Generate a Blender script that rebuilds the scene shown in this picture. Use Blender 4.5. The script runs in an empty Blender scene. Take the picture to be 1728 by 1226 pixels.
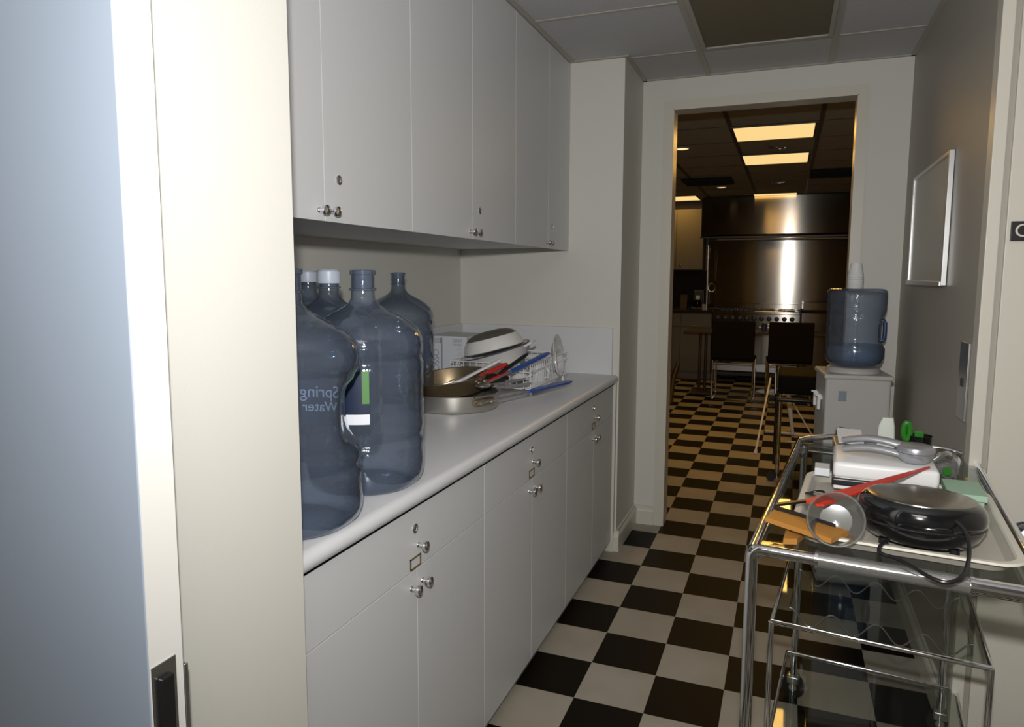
import bpy, bmesh, math, random
from mathutils import Vector, Matrix, Quaternion
random.seed(7)
S = bpy.context.scene
COL = S.collection
# ------------------------------------------------------------------ camera
F = 1182.49; YAW = .3725; PITCH = .1077; ROLL = .0036; CH = 1.379
cd = bpy.data.cameras.new('camera'); cam = bpy.data.objects.new('camera', cd); COL.objects.link(cam)
cd.sensor_fit = 'HORIZONTAL'; cd.sensor_width = 36; cd.lens = F*36/1728; cd.shift_y = -19/1728
cd.clip_start = .02; cd.clip_end = 60
c_, s_ = math.cos(YAW), math.sin(YAW); cp, sp = math.cos(PITCH), math.sin(PITCH)
Rv = Vector((c_, s_, 0)); Fv = Vector((-s_*cp, c_*cp, -sp)); Uv = Vector((-s_*sp, c_*sp, cp))
cr, sr = math.cos(ROLL), math.sin(ROLL)
X = Rv*cr+Uv*sr; Y = Uv*cr-Rv*sr; Z = -Fv
cam.matrix_world = Matrix(((X.x, Y.x, Z.x, 0), (X.y, Y.y, Z.y, 0), (X.z, Y.z, Z.z, CH), (0, 0, 0, 1)))
S.camera = cam
# ------------------------------------------------------------------ world, flash, exposure
w = bpy.data.worlds.new('world'); S.world = w; w.use_nodes = True
w.node_tree.nodes['Background'].inputs[0].default_value = (1, .95, .88, 1)
w.node_tree.nodes['Background'].inputs[1].default_value = .02
S.view_settings.view_transform = 'Standard'; S.view_settings.look = 'None'
S.view_settings.exposure = 0; S.view_settings.gamma = 1; S.view_settings.use_curve_mapping = False
# the camera's own flash in the hot shoe above the lens
fl = bpy.data.lights.new('camera_flash', 'SPOT'); flo = bpy.data.objects.new('camera_flash', fl); COL.objects.link(flo)
fl.energy = 124; fl.color = (1, .98, .955); fl.spot_size = math.radians(150); fl.spot_blend = 1.0; fl.shadow_soft_size = .022
flo.location = (0.0, -.02, 1.555)
fd = Vector((-.09, 1, .08)); flo.rotation_euler = fd.to_track_quat('-Z', 'Y').to_euler()
# added soft warm fill behind the camera, stands in for ambient light; no fixture
rl = bpy.data.lights.new('ambient_fill', 'AREA'); rlo = bpy.data.objects.new('ambient_fill', rl); COL.objects.link(rlo)
rl.energy = 12; rl.size = .9; rl.color = (1, .93, .84); rlo.location = (-.1, -.5, 2.38)

# ------------------------------------------------------------------ materials
def mat(name, col, rough=.5, metal=0, spec=.5, aniso=0, emit=None, es=0, coat=0, noise=0, nscale=8, bump=0, bscale=300):
    m = bpy.data.materials.new(name); m.use_nodes = True; nt = m.node_tree; b = nt.nodes['Principled BSDF']
    b.inputs['Base Color'].default_value = (*col, 1); b.inputs['Roughness'].default_value = rough
    b.inputs['Metallic'].default_value = metal; b.inputs['Specular IOR Level'].default_value = spec
    b.inputs['Coat Weight'].default_value = coat; b.inputs['Coat Roughness'].default_value = .05
    if aniso:
        b.inputs['Anisotropic'].default_value = aniso
        t = nt.nodes.new('ShaderNodeTangent'); t.direction_type = 'RADIAL'; t.axis = 'Z'; b.inputs['Anisotropic Rotation'].default_value = .25
        nt.links.new(t.outputs[0], b.inputs['Tangent'])
    if emit:
        b.inputs['Emission Color'].default_value = (*emit, 1); b.inputs['Emission Strength'].default_value = es
    if noise or bump:
        tc = nt.nodes.new('ShaderNodeTexCoord')
    if noise:
        n = nt.nodes.new('ShaderNodeTexNoise'); n.inputs['Scale'].default_value = nscale; n.inputs['Detail'].default_value = 4
        nt.links.new(tc.outputs['Object'], n.inputs['Vector'])
        mx = nt.nodes.new('ShaderNodeMix'); mx.data_type = 'RGBA'
        mx.inputs[6].default_value = (*[max(0, c*(1-noise)) for c in col], 1); mx.inputs[7].default_value = (*[min(1, c*(1+noise)) for c in col], 1)
        nt.links.new(n.outputs['Fac'], mx.inputs[0]); nt.links.new(mx.outputs[2], b.inputs['Base Color'])
    if bump:
        n2 = nt.nodes.new('ShaderNodeTexNoise'); n2.inputs['Scale'].default_value = bscale
        nt.links.new(tc.outputs['Object'], n2.inputs['Vector'])
        bp = nt.nodes.new('ShaderNodeBump'); bp.inputs['Strength'].default_value = bump; bp.inputs['Distance'].default_value = .002
        nt.links.new(n2.outputs['Fac'], bp.inputs['Height']); nt.links.new(bp.outputs[0], b.inputs['Normal'])
    return m

def clear_mat(name, tint, edge, gloss=.6, rough=.03, body=None, bodyfac=0, wob=0):
    """thin clear plastic or glass wall: tinted more strongly where the wall is seen edge-on"""
    m = bpy.data.materials.new(name); m.use_nodes = True; nt = m.node_tree; nt.nodes.clear()
    out = nt.nodes.new('ShaderNodeOutputMaterial'); tr = nt.nodes.new('ShaderNodeBsdfTransparent')
    gl = nt.nodes.new('ShaderNodeBsdfGlossy'); gl.inputs['Roughness'].default_value = rough; gl.inputs['Color'].default_value = (.9, .95, 1, 1)
    lw = nt.nodes.new('ShaderNodeLayerWeight'); lw.inputs[0].default_value = .35
    mx = nt.nodes.new('ShaderNodeMix'); mx.data_type = 'RGBA'
    mx.inputs[6].default_value = (*tint, 1); mx.inputs[7].default_value = (*edge, 1)
    nt.links.new(lw.outputs['Facing'], mx.inputs[0]); nt.links.new(mx.outputs[2], tr.inputs['Color'])
    src = tr.outputs[0]
    if body:
        df = nt.nodes.new('ShaderNodeBsdfDiffuse'); df.inputs[0].default_value = (*body, 1)
        m1 = nt.nodes.new('ShaderNodeMixShader'); m1.inputs[0].default_value = bodyfac
        nt.links.new(src, m1.inputs[1]); nt.links.new(df.outputs[0], m1.inputs[2]); src = m1.outputs[0]
    l2 = nt.nodes.new('ShaderNodeLayerWeight'); l2.inputs[0].default_value = .5
    pw = nt.nodes.new('ShaderNodeMath'); pw.operation = 'POWER'; pw.inputs[1].default_value = 5; nt.links.new(l2.outputs['Facing'], pw.inputs[0])
    fr = nt.nodes.new('ShaderNodeMath'); fr.operation = 'MULTIPLY_ADD'; fr.inputs[1].default_value = .95; fr.inputs[2].default_value = .045; nt.links.new(pw.outputs[0], fr.inputs[0])
    if wob:
        tc = nt.nodes.new('ShaderNodeTexCoord'); nz = nt.nodes.new('ShaderNodeTexNoise'); nz.inputs['Scale'].default_value = 28; nz.inputs['Detail'].default_value = 3
        nt.links.new(tc.outputs['Object'], nz.inputs['Vector']); bp = nt.nodes.new('ShaderNodeBump'); bp.inputs['Strength'].default_value = wob; bp.inputs['Distance'].default_value = .01
        nt.links.new(nz.outputs['Fac'], bp.inputs['Height']); nt.links.new(bp.outputs[0], gl.inputs['Normal'])
    mu = nt.nodes.new('ShaderNodeMath'); mu.operation = 'MULTIPLY'; mu.inputs[1].default_value = gloss
    nt.links.new(fr.outputs[0], mu.inputs[0])
    m2 = nt.nodes.new('ShaderNodeMixShader'); nt.links.new(mu.outputs[0], m2.inputs[0])
    nt.links.new(src, m2.inputs[1]); nt.links.new(gl.outputs[0], m2.inputs[2]); nt.links.new(m2.outputs[0], out.inputs[0])
    return m

M = {}
M['wall'] = mat('cream_paint', (.69, .68, .625), .55, bump=.12, bscale=500)
M['trim'] = mat('cream_trim_paint', (.67, .64, .56), .38)
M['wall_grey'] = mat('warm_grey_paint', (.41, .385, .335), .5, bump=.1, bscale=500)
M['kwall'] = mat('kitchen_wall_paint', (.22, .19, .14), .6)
M['cab'] = mat('white_laminate', (.66, .67, .68), .42, bump=.05, bscale=700)
M['cabedge'] = mat('cabinet_edge', (.45, .44, .41), .5)
M['gap'] = mat('dark_gap', (.03, .03, .03), .9)
M['counter'] = mat('white_counter_laminate', (.70, .71, .73), .38)
M['ceil'] = mat('ceiling_tile', (.50, .50, .51), .9, noise=.06, nscale=60, bump=.3, bscale=250)
M['tbar'] = mat('ceiling_bar', (.40, .385, .34), .5)
M['fixture'] = mat('unlit_lamp_lens', (.16, .135, .09), .75)
M['doorblue'] = mat('blue_grey_door_paint', (.33, .39, .48), .45, noise=.04, nscale=5)
M['dooredge'] = mat('white_door_edge', (.85, .84, .80), .4)
M['chrome'] = mat('chrome', (.82, .82, .84), .08, 1)
M['chromedull'] = mat('satin_chrome', (.6, .6, .6), .3, 1)
M['steel'] = mat('brushed_steel', (.27, .255, .23), .14, 1, aniso=.97)
M['dark'] = mat('black_plastic', (.012, .012, .013), .35)
M['gloss'] = mat('glossy_black_plastic', (.006, .006, .007), .12, coat=1)
M['brass'] = mat('antique_brass', (.30, .21, .09), .35, 1)
M['whitep'] = mat('white_plastic', (.80, .80, .80), .35)
M['card'] = mat('white_card', (.68, .70, .74), .5)
M['greyink'] = mat('grey_ink', (.30, .30, .33), .6)
M['paleink'] = mat('pale_grey_ink', (.50, .51, .54), .6)
M['red'] = mat('red_plastic', (.62, .03, .02), .35)
M['blue'] = mat('blue_plastic', (.015, .09, .38), .35)
M['green'] = mat('green_plastic', (.02, .17, .012), .3)
M['mint'] = mat('mint_card', (.34, .52, .38), .6)
M['palemint'] = mat('pale_mint_plastic', (.62, .68, .60), .5)
M['orange'] = mat('orange_card', (.42, .19, .035), .55)
M['silver'] = mat('silver_plastic', (.42, .43, .46), .3, .6)
M['traygrey'] = mat('beige_tray_plastic', (.46, .43, .37), .45)
M['trayrim'] = mat('cream_tray_rim', (.66, .63, .54), .4)
M['alu'] = mat('worn_aluminium', (.52, .50, .46), .36, .9, noise=.15, nscale=14)
M['pan'] = mat('stained_steel', (.34, .26, .16), .36, .85, noise=.5, nscale=16)
M['enamel'] = mat('white_enamel', (.78, .77, .74), .2)
M['bowlin'] = mat('grey_metal_interior', (.14, .135, .11), .45, .3)
M['rim'] = mat('dark_enamel_rim', (.08, .08, .12), .4)
M['china'] = mat('white_china', (.66, .66, .66), .2)
M['cooler'] = mat('grey_white_plastic', (.50, .49, .47), .45)
M['sticker'] = mat('blue_grey_sticker', (.22, .27, .33), .5)
M['bottle'] = clear_mat('blue_tinted_polycarbonate', (.76, .81, .88), (.17, .22, .32), 1.3, .08, (.30, .36, .46), .11, wob=.25)
M['bottlecap'] = mat('frosted_pale_blue_plastic', (.50, .56, .66), .4)
M['bottlering'] = mat('dark_blue_plastic', (.05, .08, .16), .3)
M['handleblue'] = mat('navy_plastic', (.03, .06, .16), .35)
M['water'] = clear_mat('water', (.75, .84, .94), (.30, .40, .52), .5, .03, (.5, .6, .75), .12)
M['glass'] = clear_mat('clear_sheet_glass', (.93, .94, .92), (.62, .65, .62), .7, .02)
M['clearp'] = clear_mat('clear_plastic', (.86, .86, .84), (.45, .45, .43), .9, .05, (.6, .6, .58), .12)
M['darkglass'] = clear_mat('smoky_glass', (.35, .35, .33), (.1, .1, .1), .9, .04)
M['labelblue'] = mat('blue_label', (.010, .02, .055), .4)
M['labelink'] = mat('dimmed_white_ink', (.34, .40, .54), .5)  # white print; its dimness behind the bottle is put into the colour
M['labelwhite'] = mat('white_label_ink', (.8, .82, .88), .4)
M['labelgreen'] = mat('green_label', (.09, .24, .07), .4)
M['board'] = mat('whiteboard_surface', (.46, .44, .38), .3)
M['sign'] = mat('black_sign_plastic', (.012, .012, .012), .4)
M['wood'] = mat('dark_brown_wood', (.045, .028, .015), .5, noise=.3, nscale=20)
M['leather'] = mat('dark_brown_leather', (.010, .008, .005), .75, spec=.12)
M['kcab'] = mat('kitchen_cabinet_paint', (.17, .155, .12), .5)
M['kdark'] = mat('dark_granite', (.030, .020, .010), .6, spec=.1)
M['lamp'] = mat('lit_lamp_lens', (.8, .7, .5), .5, emit=(.98, .68, .27), es=.97)
M['lampw'] = mat('lit_downlight', (.8, .7, .5), .5, emit=(1, .74, .40), es=1.2)
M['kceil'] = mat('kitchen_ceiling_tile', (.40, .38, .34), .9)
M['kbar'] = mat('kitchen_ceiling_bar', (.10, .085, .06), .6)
M['black'] = mat('matt_black', (.01, .01, .01), .8)
M['lid'] = mat('polished_grey_lid', (.30, .28, .24), .22, .9)
M['cupbase'] = clear_mat('milky_clear_plastic', (.8, .8, .77), (.5, .5, .48), .9, .05, (.32, .31, .28), .3)
M['knobgrey'] = mat('dark_satin_nickel', (.20, .21, .24), .28, 1)
M['paper'] = mat('paper', (.85, .85, .85), .6)
M['cork'] = mat('yellow_plastic', (.5, .4, .05), .5)

# checkerboard floor
def floor_mat():
    m = bpy.data.materials.new('black_and_cream_vinyl_tiles'); m.use_nodes = True; nt = m.node_tree; b = nt.nodes['Principled BSDF']
    tc = nt.nodes.new('ShaderNodeTexCoord'); mp = nt.nodes.new('ShaderNodeMapping'); mp.vector_type = 'POINT'
    T = .2286
    mp.inputs['Scale'].default_value = (1/T, 1/T, 1/T); mp.inputs['Location'].default_value = (.5979/T+20, -2.3307/T+60, .5)
    nt.links.new(tc.outputs['Object'], mp.inputs[0])
    ch = nt.nodes.new('ShaderNodeTexChecker'); ch.inputs['Scale'].default_value = 1
    nt.links.new(mp.outputs[0], ch.inputs[0])
    n = nt.nodes.new('ShaderNodeTexNoise'); n.inputs['Scale'].default_value = 5; n.inputs['Detail'].default_value = 8
    nt.links.new(tc.outputs['Object'], n.inputs[0])
    a = nt.nodes.new('ShaderNodeMix'); a.data_type = 'RGBA'; a.inputs[6].default_value = (.30, .27, .215, 1); a.inputs[7].default_value = (.46, .43, .37, 1)
    nt.links.new(n.outputs[0], a.inputs[0])
    x = nt.nodes.new('ShaderNodeMix'); x.data_type = 'RGBA'; x.inputs[6].default_value = (.006, .005, .004, 1)
    nt.links.new(ch.outputs['Fac'], x.inputs[0]); nt.links.new(a.outputs[2], x.inputs[7])
    nt.links.new(x.outputs[2], b.inputs['Base Color'])
    b.inputs['Roughness'].default_value = .5; b.inputs['Specular IOR Level'].default_value = .09
    return m
M['floor'] = floor_mat()

# ------------------------------------------------------------------ mesh builder
class MB:
    def __init__(s): s.bm = bmesh.new()
    def _add(s, vs, fs):
        v = [s.bm.verts.new(p) for p in vs]
        for f in fs:
            try: s.bm.faces.new([v[i] for i in f])
            except ValueError: pass
        return v
    def box(s, lo, hi, bev=0, rot=None, piv=None):
        x0, y0, z0 = lo; x1, y1, z1 = hi
        t = bmesh.new()
        vs = [t.verts.new(p) for p in ((x0,y0,z0),(x1,y0,z0),(x1,y1,z0),(x0,y1,z0),(x0,y0,z1),(x1,y0,z1),(x1,y1,z1),(x0,y1,z1))]
        for f in ((3,2,1,0),(4,5,6,7),(0,1,5,4),(1,2,6,5),(2,3,7,6),(3,0,4,7)): t.faces.new([vs[i] for i in f])
        if bev: bmesh.ops.bevel(t, geom=list(t.edges), offset=bev, segments=3, affect='EDGES', profile=.5)
        s._merge(t, rot, piv or ((x0+x1)/2, (y0+y1)/2, (z0+z1)/2)); return s
    def _merge(s, t, rot=None, piv=(0,0,0)):
        if rot:
            R = rot if isinstance(rot, Matrix) else Matrix.Rotation(rot, 3, 'Z')
            P = Vector(piv)
            for v in t.verts: v.co = P + R @ (v.co-P)
        t.verts.index_update()
        s._add([v.co.copy() for v in t.verts], [[v.index for v in f.verts] for f in t.faces]); t.free()
    def tube(s, pts, r, n=10, closed=False, rs=None, flat=None):
        P = [Vector(p) for p in pts]; N = len(P); rings = []
        up = None; a0 = None
        for i, p in enumerate(P):
            if closed: d = (P[(i+1) % N]-P[i-1])
            else: d = (P[min(i+1, N-1)]-P[max(i-1, 0)])
            if d.length < 1e-9: d = Vector((0, 0, 1))
            d.normalize()
            if a0 is None:
                a0 = d.orthogonal().normalized()
                if flat: a0 = Vector(flat).normalized()
            a0 = (a0-d*a0.dot(d)); a0 = a0.normalized() if a0.length > 1e-6 else d.orthogonal().normalized()
            b0 = d.cross(a0); rr = rs[i] if rs else r
            ra, rb = rr if isinstance(rr, tuple) else (rr, rr)
            rings.append([p+a0*math.cos(2*math.pi*k/n)*ra+b0*math.sin(2*math.pi*k/n)*rb for k in range(n)])
        vs = [v for r_ in rings for v in r_]; fs = []
        for i in range(N if closed else N-1):
            j = (i+1) % N
            for k in range(n): fs.append((i*n+k, i*n+(k+1) % n, j*n+(k+1) % n, j*n+k))
        if not closed: fs += [tuple(range(n))[::-1], tuple((N-1)*n+k for k in range(n))]
        s._add(vs, fs); return s
    def cyl(s, a, b, r, r2=None, n=20):
        return s.tube([a, b], r, n, rs=[r, r2 if r2 is not None else r])
    def lathe(s, prof, c=(0,0,0), axis=(0,0,1), n=40, fn=None, cap=True):
        q = Vector((0, 0, 1)).rotation_difference(Vector(axis).normalized()); C = Vector(c)
        vs = []; fs = []
        for r, z in prof:
            for k in range(n):
                a = 2*math.pi*k/n; rr = fn(r, z, a) if fn else r
                vs.append(C+q @ Vector((rr*math.cos(a), rr*math.sin(a), z)))
        for i in range(len(prof)-1):
            for k in range(n): fs.append((i*n+k, i*n+(k+1) % n, (i+1)*n+(k+1) % n, (i+1)*n+k))
        if cap:
            if prof[0][0] > 1e-5: fs.append(tuple(range(n))[::-1])
            if prof[-1][0] > 1e-5: fs.append(tuple((len(prof)-1)*n+k for k in range(n)))
        s._add(vs, fs); return s
    def prism(s, poly, d, bev=0):
        """closed polygon (3-D points, planar) extruded by vector d"""
        n = len(poly); D = Vector(d)
        s._add([Vector(p) for p in poly]+[Vector(p)+D for p in poly],
               [tuple(range(n)), tuple(range(2*n-1, n-1, -1))]+[(i, i+n, (i+1) % n+n, (i+1) % n) for i in range(n)]); return s
    def ball(s, c, r, sc=(1,1,1), n=20, m=12):
        prof = [(max(r*math.sin(math.pi*i/m), 1e-6), -r*math.cos(math.pi*i/m)) for i in range(m+1)]
        t = MB(); t.lathe(prof, (0,0,0), n=n)
        for v in t.bm.verts: v.co = Vector((v.co.x*sc[0], v.co.y*sc[1], v.co.z*sc[2]))+Vector(c)
        s._merge(t.bm); return s
    def xf(s, Mx):
        for v in s.bm.verts: v.co = Mx @ v.co
        return s
    def build(s, name, m, parent=None, world=True, smooth=False, ang=35):
        bm = s.bm; bmesh.ops.remove_doubles(bm, verts=bm.verts, dist=1e-6)
        bmesh.ops.recalc_face_normals(bm, faces=bm.faces)
        me = bpy.data.meshes.new(name); bm.to_mesh(me); bm.free()
        o = bpy.data.objects.new(name, me); COL.objects.link(o); me.materials.append(m)
        if parent is not None:
            o.parent = parent
            if world: me.transform(WM[parent.name].inverted())
            WM[o.name] = WM[parent.name].copy()
        else: WM[o.name] = Matrix()
        if smooth:
            me.shade_smooth()
            try: me.set_sharp_from_angle(angle=math.radians(ang))
            except Exception: pass
        return o
WM = {}
def tag(o, label=None, cat=None, group=None, kind=None):
    if label: o['label'] = label
    if cat: o['category'] = cat
    if group: o['group'] = group
    if kind: o['kind'] = kind
    return o
def thing(name, label, cat, loc=(0,0,0), rz=0, group=None):
    o = bpy.data.objects.new(name, None); COL.objects.link(o); o.empty_display_size = .05
    o.location = loc; o.rotation_euler = (0, 0, rz)
    WM[o.name] = Matrix.Translation(loc) @ Matrix.Rotation(rz, 4, 'Z')
    return tag(o, label, cat, group)
def struct(mb, name, m, parent=None, **k):
    o = mb.build(name, m, parent, **k)
    if parent is None: o['kind'] = 'structure'
    return o
def kids(o): return [c for c in bpy.data.objects if c.parent == o]
def copy_tree(o, loc=None, rz=None, label=None, parent=None):
    ch = kids(o); c = o.copy(); COL.objects.link(c)
    if parent is not None: c.parent = parent
    if loc is not None: c.location = loc
    if rz is not None: c.rotation_euler = (0, 0, rz)
    if label: c['label'] = label
    if parent is None: WM[c.name] = Matrix.Translation(c.location) @ Matrix.Rotation(c.rotation_euler.z, 4, 'Z')
    for k in ch: copy_tree(k, parent=c)
    return c
def text(name, body, size, m, parent, loc, right, up, depth=.0006, mirror=False, bend=None):
    cu = bpy.data.curves.new(name, 'FONT'); cu.body = body; cu.size = size; cu.extrude = depth; cu.align_x = 'CENTER'; cu.align_y = 'CENTER'
    t = bpy.data.objects.new('tmp_text', cu); COL.objects.link(t)
    dg = bpy.context.evaluated_depsgraph_get(); me = bpy.data.meshes.new_from_object(t.evaluated_get(dg))
    bpy.data.objects.remove(t); me.materials.clear(); me.materials.append(m); me.name = name
    r = Vector(right).normalized(); u = Vector(up).normalized(); n = r.cross(u)
    Mx = Matrix((( r.x, u.x, n.x, loc[0]), (r.y, u.y, n.y, loc[1]), (r.z, u.z, n.z, loc[2]), (0,0,0,1)))
    if bend:
        for v in me.vertices: v.co = bend(v.co)
    else: me.transform(Mx)
    o = bpy.data.objects.new(name, me); COL.objects.link(o)
    if parent is not None:
        o.parent = parent
        if not bend: me.transform(WM[parent.name].inverted())
        WM[o.name] = WM[parent.name].copy()
    return o

# ================================================================== SETTING
CZ = 2.41; XC = -.775; XU = -1.022; XB = -1.616; YP = .93; YE = 3.385; YK = 3.835; XR = .508
struct(MB().box((-3.2, -2.2, -.1), (3.0, 10.8, 0)), 'floor', M['floor'])
struct(MB().box((-3.2, -2.2, CZ), (2.2, YK+.11, CZ+.1)), 'ceiling', M['ceil'])
# left pier beside the open door, alcove back wall, column
struct(MB().box((-2.2, .665, 0), (-.74, YP, CZ)), 'wall_left_pier', M['wall'])
struct(MB().box((XB-.1, YP, 0), (XB, YE, CZ)), 'wall_left', M['wall'])
struct(MB().box((XB-.1, YE, 0), (-.755, YK, CZ)), 'wall_left_column', M['wall'])
# wall with the kitchen doorway
ox0, ox1, oz = -.592, .280, 2.25
b = MB().box((-.9, YK, 0), (ox0, YK+.11, CZ)).box((ox1, YK, 0), (XR+.1, YK+.11, CZ)).box((ox0, YK, oz), (ox1, YK+.11, CZ))
struct(b, 'wall_back', M['wall'])
b = MB().box((ox0-.052, YK-.012, 0), (ox0, YK, oz+.045)).box((ox1, YK-.012, 0), (ox1+.045, YK, oz+.045)).box((ox0, YK-.012, oz), (ox1, YK, oz+.045))
b.box((ox0, YK-.012, 0), (ox0+.004, YK+.11, oz)).box((ox1-.004, YK-.012, 0), (ox1, YK+.11, oz)).box((ox0, YK-.012, oz-.004), (ox1, YK+.11, oz))
struct(b, 'trim_1', M['trim'])
# right wall, its outer corner and the wall turning right
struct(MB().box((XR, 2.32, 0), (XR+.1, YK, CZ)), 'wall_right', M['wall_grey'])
struct(MB().box((XR+.02, 2.33, 0), (2.1, 2.43, CZ)), 'wall_right_return', M['wall'])
struct(MB().box((XR-.003, 2.300, 0), (XR+.028, 2.36, CZ), .002), 'trim_2', M['trim'])
# second door on the right return wall
d2 = struct(MB().box((XR+.045, 2.308, .0), (1.4, 2.334, 2.1), .002), 'door_2', M['trim'])
kb = MB().lathe([(.034, 0), (.034, .006), (.014, .009), (.013, .03), (.030, .036), (.045, .050), (.047, .064), (.040, .080), (.022, .090), (.001, .092)], (.652, 2.308, .664), (0, -1, 0))
kb.build('door_knob', M['knobgrey'], d2, smooth=True)
# rest of the room behind the camera
struct(MB().box((-2.3, -2.2, 0), (-2.2, .93, CZ)), 'wall_left_near', M['wall'])
struct(MB().box((2.1, -2.2, 0), (2.2, 2.43, CZ)), 'wall_right_near', M['wall'])
struct(MB().box((-2.3, -2.3, 0), (2.2, -2.2, CZ)), 'wall_near', M['wall'])
# baseboards with a moulded top
def bboard(name, a, b_, nrm, h=.105, t=.018):
    A = Vector(a); B = Vector(b_); n = Vector(nrm)
    prof = [(0, 0), (t, 0), (t, h*.72), (t*.8, h*.8), (t*.45, h*.87), (t*.5, h), (0, h)]
    poly = [A+n*p[0]+Vector((0, 0, p[1])) for p in prof]
    return struct(MB().prism(poly, B-A), name, M['trim'])
bboard('baseboard_left', (-.755, YE, 0), (-.755, YK, 0), (1, 0, 0))
bboard('baseboard_column', (-.81, YE, 0), (-.737, YE, 0), (0, -1, 0))
bboard('baseboard_back', (-.737, YK, 0), (ox0-.052, YK, 0), (0, -1, 0))
bboard('baseboard_right', (XR, 2.36, 0), (XR, YK, 0), (-1, 0, 0))
# ceiling bars
b = MB()
for x in (-.420, .150):
    b.box((x-.012, -2, CZ-.004), (x+.012, YK, CZ))
for y in (3.42, 2.81, 2.2, 1.59, .98): b.box((XU if y < YE else -.755, y-.008, CZ-.0035), (-.432, y+.008, CZ))
for y in (3.42, 2.20, .98): b.box((-.408, y-.008, CZ-.0035), (.138, y+.008, CZ))
for y in (3.42, 2.81, 2.2, 1.59): b.box((.162, y-.008, CZ-.0035), (XR, y+.008, CZ))
for lo, hi in (((XU, .93, CZ-.006), (XU+.022, YE, CZ)), ((-1.0, YE-.02, CZ-.006), (-.755, YE, CZ)), ((-.755, YE-.02, CZ-.006), (-.735, YK, CZ)), ((-.755, YK-.018, CZ-.006), (XR, YK, CZ)), ((XR-.018, 2.3, CZ-.006), (XR, YK, CZ))):
    b.box(lo, hi)
struct(b, 'ceiling_grid', M['tbar'])
# unlit recessed ceiling light of the corridor
cl = thing('ceiling_light', 'unlit recessed ceiling light panel over the corridor before the doorway', 'ceiling light', (-.135, 2.81, CZ))
MB().box((-.385, 2.25, CZ-.006), (.118, 3.37, CZ-.001)).build('lamp_lens', M['fixture'], cl)
b = MB()
for lo, hi in (((-.405, 2.22, CZ-.012), (-.385, 3.40, CZ-.0005)), ((.118, 2.22, CZ-.012), (.136, 3.40, CZ-.0005)), ((-.385, 3.37, CZ-.012), (.118, 3.40, CZ-.0005)), ((-.385, 2.22, CZ-.012), (.118, 2.25, CZ-.0005))): b.box(lo, hi, .002)
b.build('lamp_frame', M['tbar'], cl)

# ---- open door at the left
dr = struct(MB().box((-1.60, .578, .01), (-.69, .629, 2.2), .0015), 'door_1', M['doorblue'])
MB().box((-.6905, .5795, .012), (-.6885, .6275, 2.198)).build('door_edge', M['dooredge'], dr)
lp = MB().box((-.6888, .5800, .70), (-.6868, .6160, .912), .0008).build('latch_plate', M['chromedull'], dr)
MB().box((-.6872, .588, .82), (-.680, .607, .895), .002).build('latch_bolt', M['dark'], lp)
MB().box((-.700, .6290, .70), (-.687, .6350, .892), .002).build('lock_body', M['chromedull'], dr)

# ================================================================== CABINETS
def knob(cx, y, z, parent, sc=1, name='knob'):
    pr = [(.007, 0), (.0065, .002), (.0045, .004), (.0045, .012), (.006, .014), (.0115, .016), (.0125, .020), (.0115, .024), (.006, .0265), (.0001, .027)]
    return MB().lathe([(r*sc, q*sc) for r, q in pr], (cx, y, z), (1, 0, 0), 20).build(name, M['chrome'], parent, smooth=True)
def lock(cx, y, z, parent):
    o = MB().lathe([(.0115, 0), (.0115, .0025), (.0085, .004), (.0055, .0042), (.0050, .002), (.0001, .002)], (cx, y, z), (1, 0, 0), 20).build('lock', M['chromedull'], parent, smooth=True)
    MB().box((cx+.001, y-.0008, z-.004), (cx+.0026, y+.0008, z+.004)).build('keyhole', M['dark'], o)
def label_frame(cx, y, z, parent):
    b = MB(); W = .048; H = .026; t = .0035
    for lo, hi in (((0, -W, -H), (0, W, -H+t)), ((0, -W, H-t), (0, W, H)), ((0, -W, -H), (0, -W+t, H)), ((0, W-t, -H), (0, W, H))):
        b.box((cx, y+lo[1]*.5, z+lo[2]*.5), (cx+.003, y+hi[1]*.5, z+hi[2]*.5))
    return b.build('label_frame', M['brass'], parent)
PT = .018
lower = [(.94, 1.772, 1.38), (1.772, 2.578, 2.175), (2.578, YE-.03, 2.985)]
desc = ['nearest the grey pier and the water bottles', 'in the middle under the draining dishes', 'farthest away beside the column']
for (a, c, mid), ds in zip(lower, ['white base cabinet nearest the camera, below the big blue bottles', 'white base cabinet in the middle of the row of three', 'white base cabinet at the far end beside the wall column']):
    t = thing('base_cabinet', ds, 'cabinet', (-1.19, (a+c)/2, 0), group='white base cabinets under the counter')
    MB().box((XB+.002, a, .055), (XC-PT, c, .855)).build('body', M['cab'], t)
    MB().box((XB+.1, a, 0), (XC-.030, c, .055)).build('plinth', M['cabedge'], t)
    g = .0008
    d = MB().box((XC-PT+.001, a+g, .7045), (XC, c-g, .850), .0006).build('drawer', M['cab'], t)
    knob(XC, mid+.008, .757, d); lock(XC, mid-.008, .802, d); label_frame(XC, mid-.008, .722, d)
    for y0, y1, ky in ((a+g, mid-g, mid-.026), (mid+g, c-g, mid+.026)):
        dd = MB().box((XC-PT+.001, y0, .058), (XC, y1, .702), .0006).build('door', M['cab'], t)
        knob(XC, ky, .664, dd)
        if ky > mid: MB().lathe([(.0085, 0), (.0085, .003), (.004, .0045), (.0001, .0046)], (XC, ky+.02, .650), (1, 0, 0), 16).build('lock', M['brass'], dd, smooth=True)
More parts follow.
